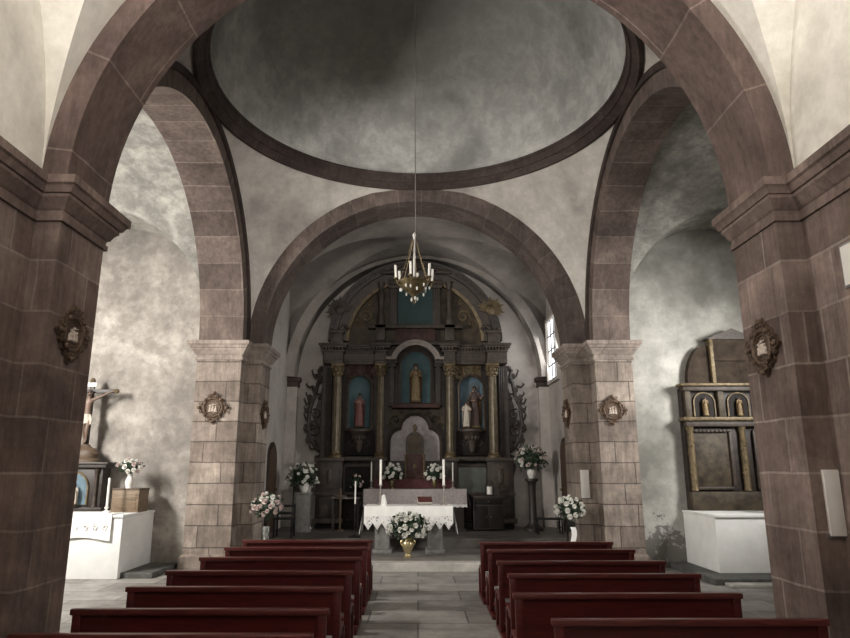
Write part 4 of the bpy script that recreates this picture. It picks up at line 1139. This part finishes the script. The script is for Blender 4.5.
# crucifix
t = thing('crucifix', 'dark wooden crucifix with pale carved figure on the left side altar', 'crucifix', (-6.5, 12.95, 1.98))
MB().lathe([(.30, 0), (.30, .05), (.25, .08), (.28, .16), (.20, .26), (.10, .30), (.08, .34)], 18, (0, 0, 0), sy=.6).done('base', 'woodbox_side', t)
MB().box(-.045, .045, -.02, .03, .3, 1.60, .006).done('upright', 'dkwood', t)
MB().box(-.50, .50, -.022, .028, 1.34, 1.42, .006).done('crossbar', 'dkwood', t)
MB().box(-.09, .09, -.03, -.018, 1.47, 1.55, .003).done('title_board', 'paper', t)
for x, z in ((-.5, 1.38), (.5, 1.38), (0, 1.60)): MB().ball((x, 0, z), .05, 8, 6).done('end_knob', 'gold', t)
k = .62
J = [((0, -.07, .88), .062), ((0, -.075, 1.02), .058), ((0, -.08, 1.17), .07), ((.01, -.085, 1.25), .03), ((.03, -.11, 1.30), .042), ((.035, -.12, 1.355), .038)]
Eg = [(0, 1), (1, 2), (2, 3), (3, 4), (4, 5)]
for s in (-1, 1):
    n0 = len(J); J += [((s*.10, -.075, 1.21), .034), ((s*.25, -.06, 1.285), .026), ((s*.40, -.045, 1.365), .017)]; Eg += [(2, n0), (n0, n0+1), (n0+1, n0+2)]
    hand_chain(J, Eg, n0+2, (s*.9, -.05, .3), (0, 0, 1), .55)
    n1 = len(J); J += [((s*.045, -.07, .83), .05), ((s*.04, -.12, .62), .035), ((s*.015, -.06, .44), .022), ((s*.01, -.10, .36), .017)]; Eg += [(0, n1), (n1, n1+1), (n1+1, n1+2), (n1+2, n1+3)]
skin_body('figure', J, Eg, 'aged_flesh', t, 0, 1)
face(t, (.034, -.115, 1.34), .10, 'hair', True)
mb = MB(); loft(mb, [(0, -.07, .74, .085, .075, 1), (0, -.07, .82, .09, .075, 1), (0, -.072, .92, .075, .068, .5)], 20, .08, 5); mb.tube([(.07, -.1, .9), (.1, -.11, .82), (.09, -.1, .72)], [.02, .03, .015], 8); mb.done('loincloth', 'robe_white', t)
# wooden box, vase, candle
t = thing('wooden_box', 'square oak box on the crucifix altar under the flower vase', 'box', (-5.42, 12.7, 1.07))
MB().box(-.25, .25, -.23, .23, 0, .40, .006).done('body', 'woodbox', t); MB().box(-.26, .26, -.24, .24, .40, .43, .006).done('lid', 'woodbox_side', t)
MB().box(-.2, .2, -.238, -.228, .06, .34, .004).done('front_panel', 'woodbox', t)
t = thing('flower_vase', 'white vase of blush roses on top of the oak box', 'flower vase', (-5.47, 12.7, 1.5), group='vases of white flowers')
lathe_part('vase', [(0, 0), (.06, 0), (.055, .02), (.08, .10), (.06, .18), (.04, .22), (.06, .26), (.05, .26), (0, .2)], 'whitevase', t, 18, cap=False)
bouquet(t, (0, 0, .38), .22, .17, .14, 16, 90, 21, ('petal', 'petal_pink'), fsz=.85)
candlestick('white candle beside the oak box on the crucifix altar', (-5.60, 12.16, 1.084), .10, .50, .022, 'whitevase')

# ------------------------------------------------------------------ side altarpiece on the right
t = thing('side_altarpiece', 'old gilded altarpiece with arched top behind the near right pillar', 'altarpiece', (6.42, 13.12, 1.07))
W = 1.12
MB().box(-W, W, .0, .18, 0, 2.55, .01).done('back_board', 'ret', t)
MB().box(-W, W, -.12, .02, .0, .38, .012).done('predella', 'goldpanel', t)
for cx in (-.62, .62):
    o_ = MB().box(cx-.36, cx+.36, -.03, .02, .46, 1.62, .006).done('painting', 'goldpanel', t)
    mb = MB()
    for x0, x1, z0, z1 in ((cx-.40, cx+.40, 1.6, 1.66), (cx-.40, cx+.40, .42, .48), (cx-.41, cx-.35, .44, 1.64), (cx+.35, cx+.41, .44, 1.64)): mb.box(x0, x1, -.08, .02, z0, z1, .01)
    for k in range(9): mb.ball((cx-.32+.08*k, -.07, 1.63), .03, 6, 5)
    mb.done('painting_frame', 'ret2', o_)
for x in (-1.03, 0, 1.03):
    c = MB().lathe([(.075, .40), (.06, .46), (.065, 1.1), (.055, 1.62), (.08, 1.72)], 16, (x, -.06, 0)).done('column', 'gold', t)
    mb = MB()
    for i in range(14): mb.ball((x+.062*cos(i*1.1), -.06+.062*sin(i*1.1), .52+.08*i), .022, 6, 5)
    mb.done('vine_carving', 'gold', c)
def bar(z0, z1, e, nm, mat='ret2'):
    mb = MB(); mb.box(-W-e, W+e, -.14-e, .1, z0, z1, .012)
    return mb.done(nm, mat, t)
bar(1.72, 1.84, .0, 'entablature', 'ret2'); bar(1.84, 1.92, .06, 'cornice', 'gold')
t.scale = (1, 1, .93)
bar(2.48, 2.58, .0, 'entablature', 'ret2'); bar(2.58, 2.64, .06, 'cornice', 'gold')
for cx in (-.68, 0, .68):
    o_ = MB().prism([(cx-.2, 1.94), (cx+.2, 1.94)] + [(cx+.2*cos(PI*k/12), 2.24+.2*sin(PI*k/12)) for k in range(13)], -.025, .01, 'y').done('niche', 'retdk', t, 0)
    mb = MB(); mb.tube([(cx-.21, -.03, 1.94), (cx-.21, -.03, 2.24)] + [(cx-.21*cos(PI*k/12), -.03, 2.24+.21*sin(PI*k/12)) for k in range(1, 12)] + [(cx+.21, -.03, 2.24), (cx+.21, -.03, 1.94)], .02, 6); mb.done('niche_moulding', 'gold', o_)
for x in (-1.02, -.36, .36, 1.02):
    MB().box(x-.06, x+.06, -.10, .02, 1.92, 2.48, .01).done('pilaster', 'goldpanel', t)
MB().prism([(-.95+0, 2.64), (.95, 2.64)] + [(.55+.40*cos(PI/2*k/12), 2.64+.85*sin(PI/2*k/12)) for k in range(13)] + [(-.55-.40*sin(PI/2*k/12), 2.64+.85*cos(PI/2*k/12)) for k in range(13)], .0, .16, 'y').done('arched_crown', 'crown_brown', t, 0)
MB().prism([(-.45, 3.15), (.45, 3.15), (.45, 3.62), (-.45, 3.62)], -.05, .16, 'y').done('top_panel', 'crown_brown', t, 0)
MB().prism([(-.55, 3.62), (.55, 3.62), (.0, 3.86)], -.10, .16, 'y').done('pediment', 'ret2', t, 0)
MB().box(-.48, -.40, -.08, .1, 2.64, 3.62, .01).done('crown_pilaster', 'gold', t); MB().box(.40, .48, -.08, .1, 2.64, 3.62, .01).done('crown_pilaster', 'gold', t)
for i, (cx, lb) in enumerate(((-.68, 'little gilt figure in the outer niche of the side altarpiece'), (0, 'little gilt figure in the middle niche of the side altarpiece'))):
    s_ = saint('figurine', lb, (6.42+cx, 13.03, 2.88), .36, 'robe_gold', 'robe_brown', bool(i), 'pray'); s_['group'] = 'gilt figures of the side altarpiece'
t = thing('flower_vase', 'small vase of faded flowers on the altar beside the near right pillar', 'flower vase', (6.45, 12.3, 1.07), group='vases of white flowers')
lathe_part('vase', [(0, 0), (.06, 0), (.08, .08), (.05, .15), (.06, .18), (0, .16)], 'brass', t, 16, cap=False)
bouquet(t, (0, 0, .32), .17, .15, .2, 12, 80, 31, ('petal_pink', 'petal'), fsz=.75)

# ------------------------------------------------------------------ chandelier
t = thing('chandelier', 'brass chandelier with white candle tubes hanging on a long cord', 'chandelier', (-.06, 9.9, 4.36))
MB().tube([(0.02, 0, 1.20), (0.0, 0, 7.3)], .008, 6).done('cord', 'cord', t)
mb = MB(); mb.lathe([(.0, .18), (.06, .17), (.12, .21), (.19, .29), (.225, .34), (.235, .36), (.22, .36), (.18, .31), (.1, .24), (0, .21)], 28, cap=False); mb.done('bowl', 'brass', t)
mb = MB(); mb.tube([(.245*cos(2*PI*k/36), .245*sin(2*PI*k/36), .37) for k in range(36)], .014, 8, closed=True)
for k in range(24): mb.ball((.245*cos(2*PI*k/24), .245*sin(2*PI*k/24), .39), .014, 6, 5)
mb.done('gallery_ring', 'brass', t)
MB().lathe([(.0, .0), (.02, .03), (.012, .06), (.04, .1), (.03, .14), (.055, .18)], 12).done('finial', 'brass', t)
MB().lathe([(.018, .36), (.018, .75), (.026, .8), (.018, .85), (.018, 1.12), (.03, 1.16), (.012, 1.2)], 10).done('stem', 'whitevase', t)
for k in range(6):
    a = 2*PI*k/6 + .35
    arm = MB().tube([(cos(a)*(.2+.1*u), sin(a)*(.2+.1*u), .36-.07*sin(PI*u)+.03*u) for u in [i/6 for i in range(7)]], .011, 6).done('arm', 'brass', t)
    mb = MB(); mb.lathe([(.012, 0), (.04, .02), (.042, .03), (.02, .035)], 12, (cos(a)*.3, sin(a)*.3, .385)); mb.done('drip_pan', 'brass', arm)
    MB().tube([(cos(a)*.3, sin(a)*.3, .41), (cos(a)*.315, sin(a)*.315, .62)], .019, 10).done('candle_tube', 'candle', arm)
    MB().tube([(cos(a)*.24, sin(a)*.24, .38), (cos(a)*.12, sin(a)*.12, .75), (cos(a)*.03, sin(a)*.03, 1.08)], .006, 6).done('chain', 'brass', t)
for k in range(14):
    a = 2*PI*k/14; r_ = .2 if k % 2 else .24
    mb = MB(); mb.ball((cos(a)*r_, sin(a)*r_, .28 - .03*(k % 3)), .017, 6, 5, (1, 1, 1.8)); mb.done('crystal_drop', 'crystal', t, 0)
for k in range(5): 
    a = 2*PI*k/5; MB().ball((cos(a)*.05, sin(a)*.05, .10-.02*(k % 2)), .018, 6, 5, (1, 1, 1.8)).done('crystal_drop', 'crystal', t, 0)
# ceiling hook belongs to the chandelier
MB().lathe([(.05, 7.28), (.03, 7.2), (.01, 7.1)], 10).done('ceiling_hook', 'iron', t)

# ------------------------------------------------------------------ lights
def area(name, loc, direction, sx, sy, e, col=(1, 1, 1), spread=None):
    l = bpy.data.lights.new(name, 'AREA'); l.shape = 'RECTANGLE'; l.size = sx; l.size_y = sy; l.energy = e; l.color = col
    if spread: l.spread = spread
    o = bpy.data.objects.new(name, l); C.objects.link(o); o.location = loc
    o.rotation_euler = Vector(direction).to_track_quat('-Z', 'Z').to_euler(); return o
area('light_window_left_transept', (-7.85, 8.6, 4.2), (1, .75, -.35), 1.2, 1.7, 950, (1, .96, .9))
area('light_window_right_transept', (7.85, 10.0, 4.2), (-.9, .75, -.25), 1.2, 1.7, 190, (1, .98, .94), rad(100))
area('light_window_nave_left', (-XN+.12, 2.2, 6.0), (1, 0.12, .15), 1.5, 1.9, 150, (1, .95, .88))
area('light_window_nave_right', (XN-.12, 2.2, 6.0), (-1, 0.12, .2), 1.5, 1.9, 50, (1, .95, .88))
area('light_west_window', (0, -2.8, 5.3), (0, 1, .6), 2.4, 2.6, 560, (1, .95, .89), rad(100))
area('light_window_chancel', (3.48, 16.9, 4.95), (-1, -.1, -.25), 1.0, 1.5, 28, (.98, .99, .98))

w = bpy.data.worlds.new('world'); bpy.context.scene.world = w; w.use_nodes = True
w.node_tree.nodes['Background'].inputs[0].default_value = (.5, .52, .55, 1); w.node_tree.nodes['Background'].inputs[1].default_value = .05

# ------------------------------------------------------------------ camera
cd = bpy.data.cameras.new('camera'); cam = bpy.data.objects.new('camera', cd); C.objects.link(cam)
cd.sensor_fit = 'HORIZONTAL'; cd.sensor_width = 36; cd.lens = 36*650/850; cd.clip_end = 100; cd.clip_start = .05
cam.location = (0, 0, 1.85)
cam.rotation_euler = (rad(90+13), 0, 0)
cd.shift_x = 7/850
bpy.context.scene.camera = cam
sc = bpy.context.scene
sc.view_settings.view_transform = 'Standard'; sc.view_settings.look = 'None'
sc.view_settings.exposure = 0; sc.view_settings.gamma = 1
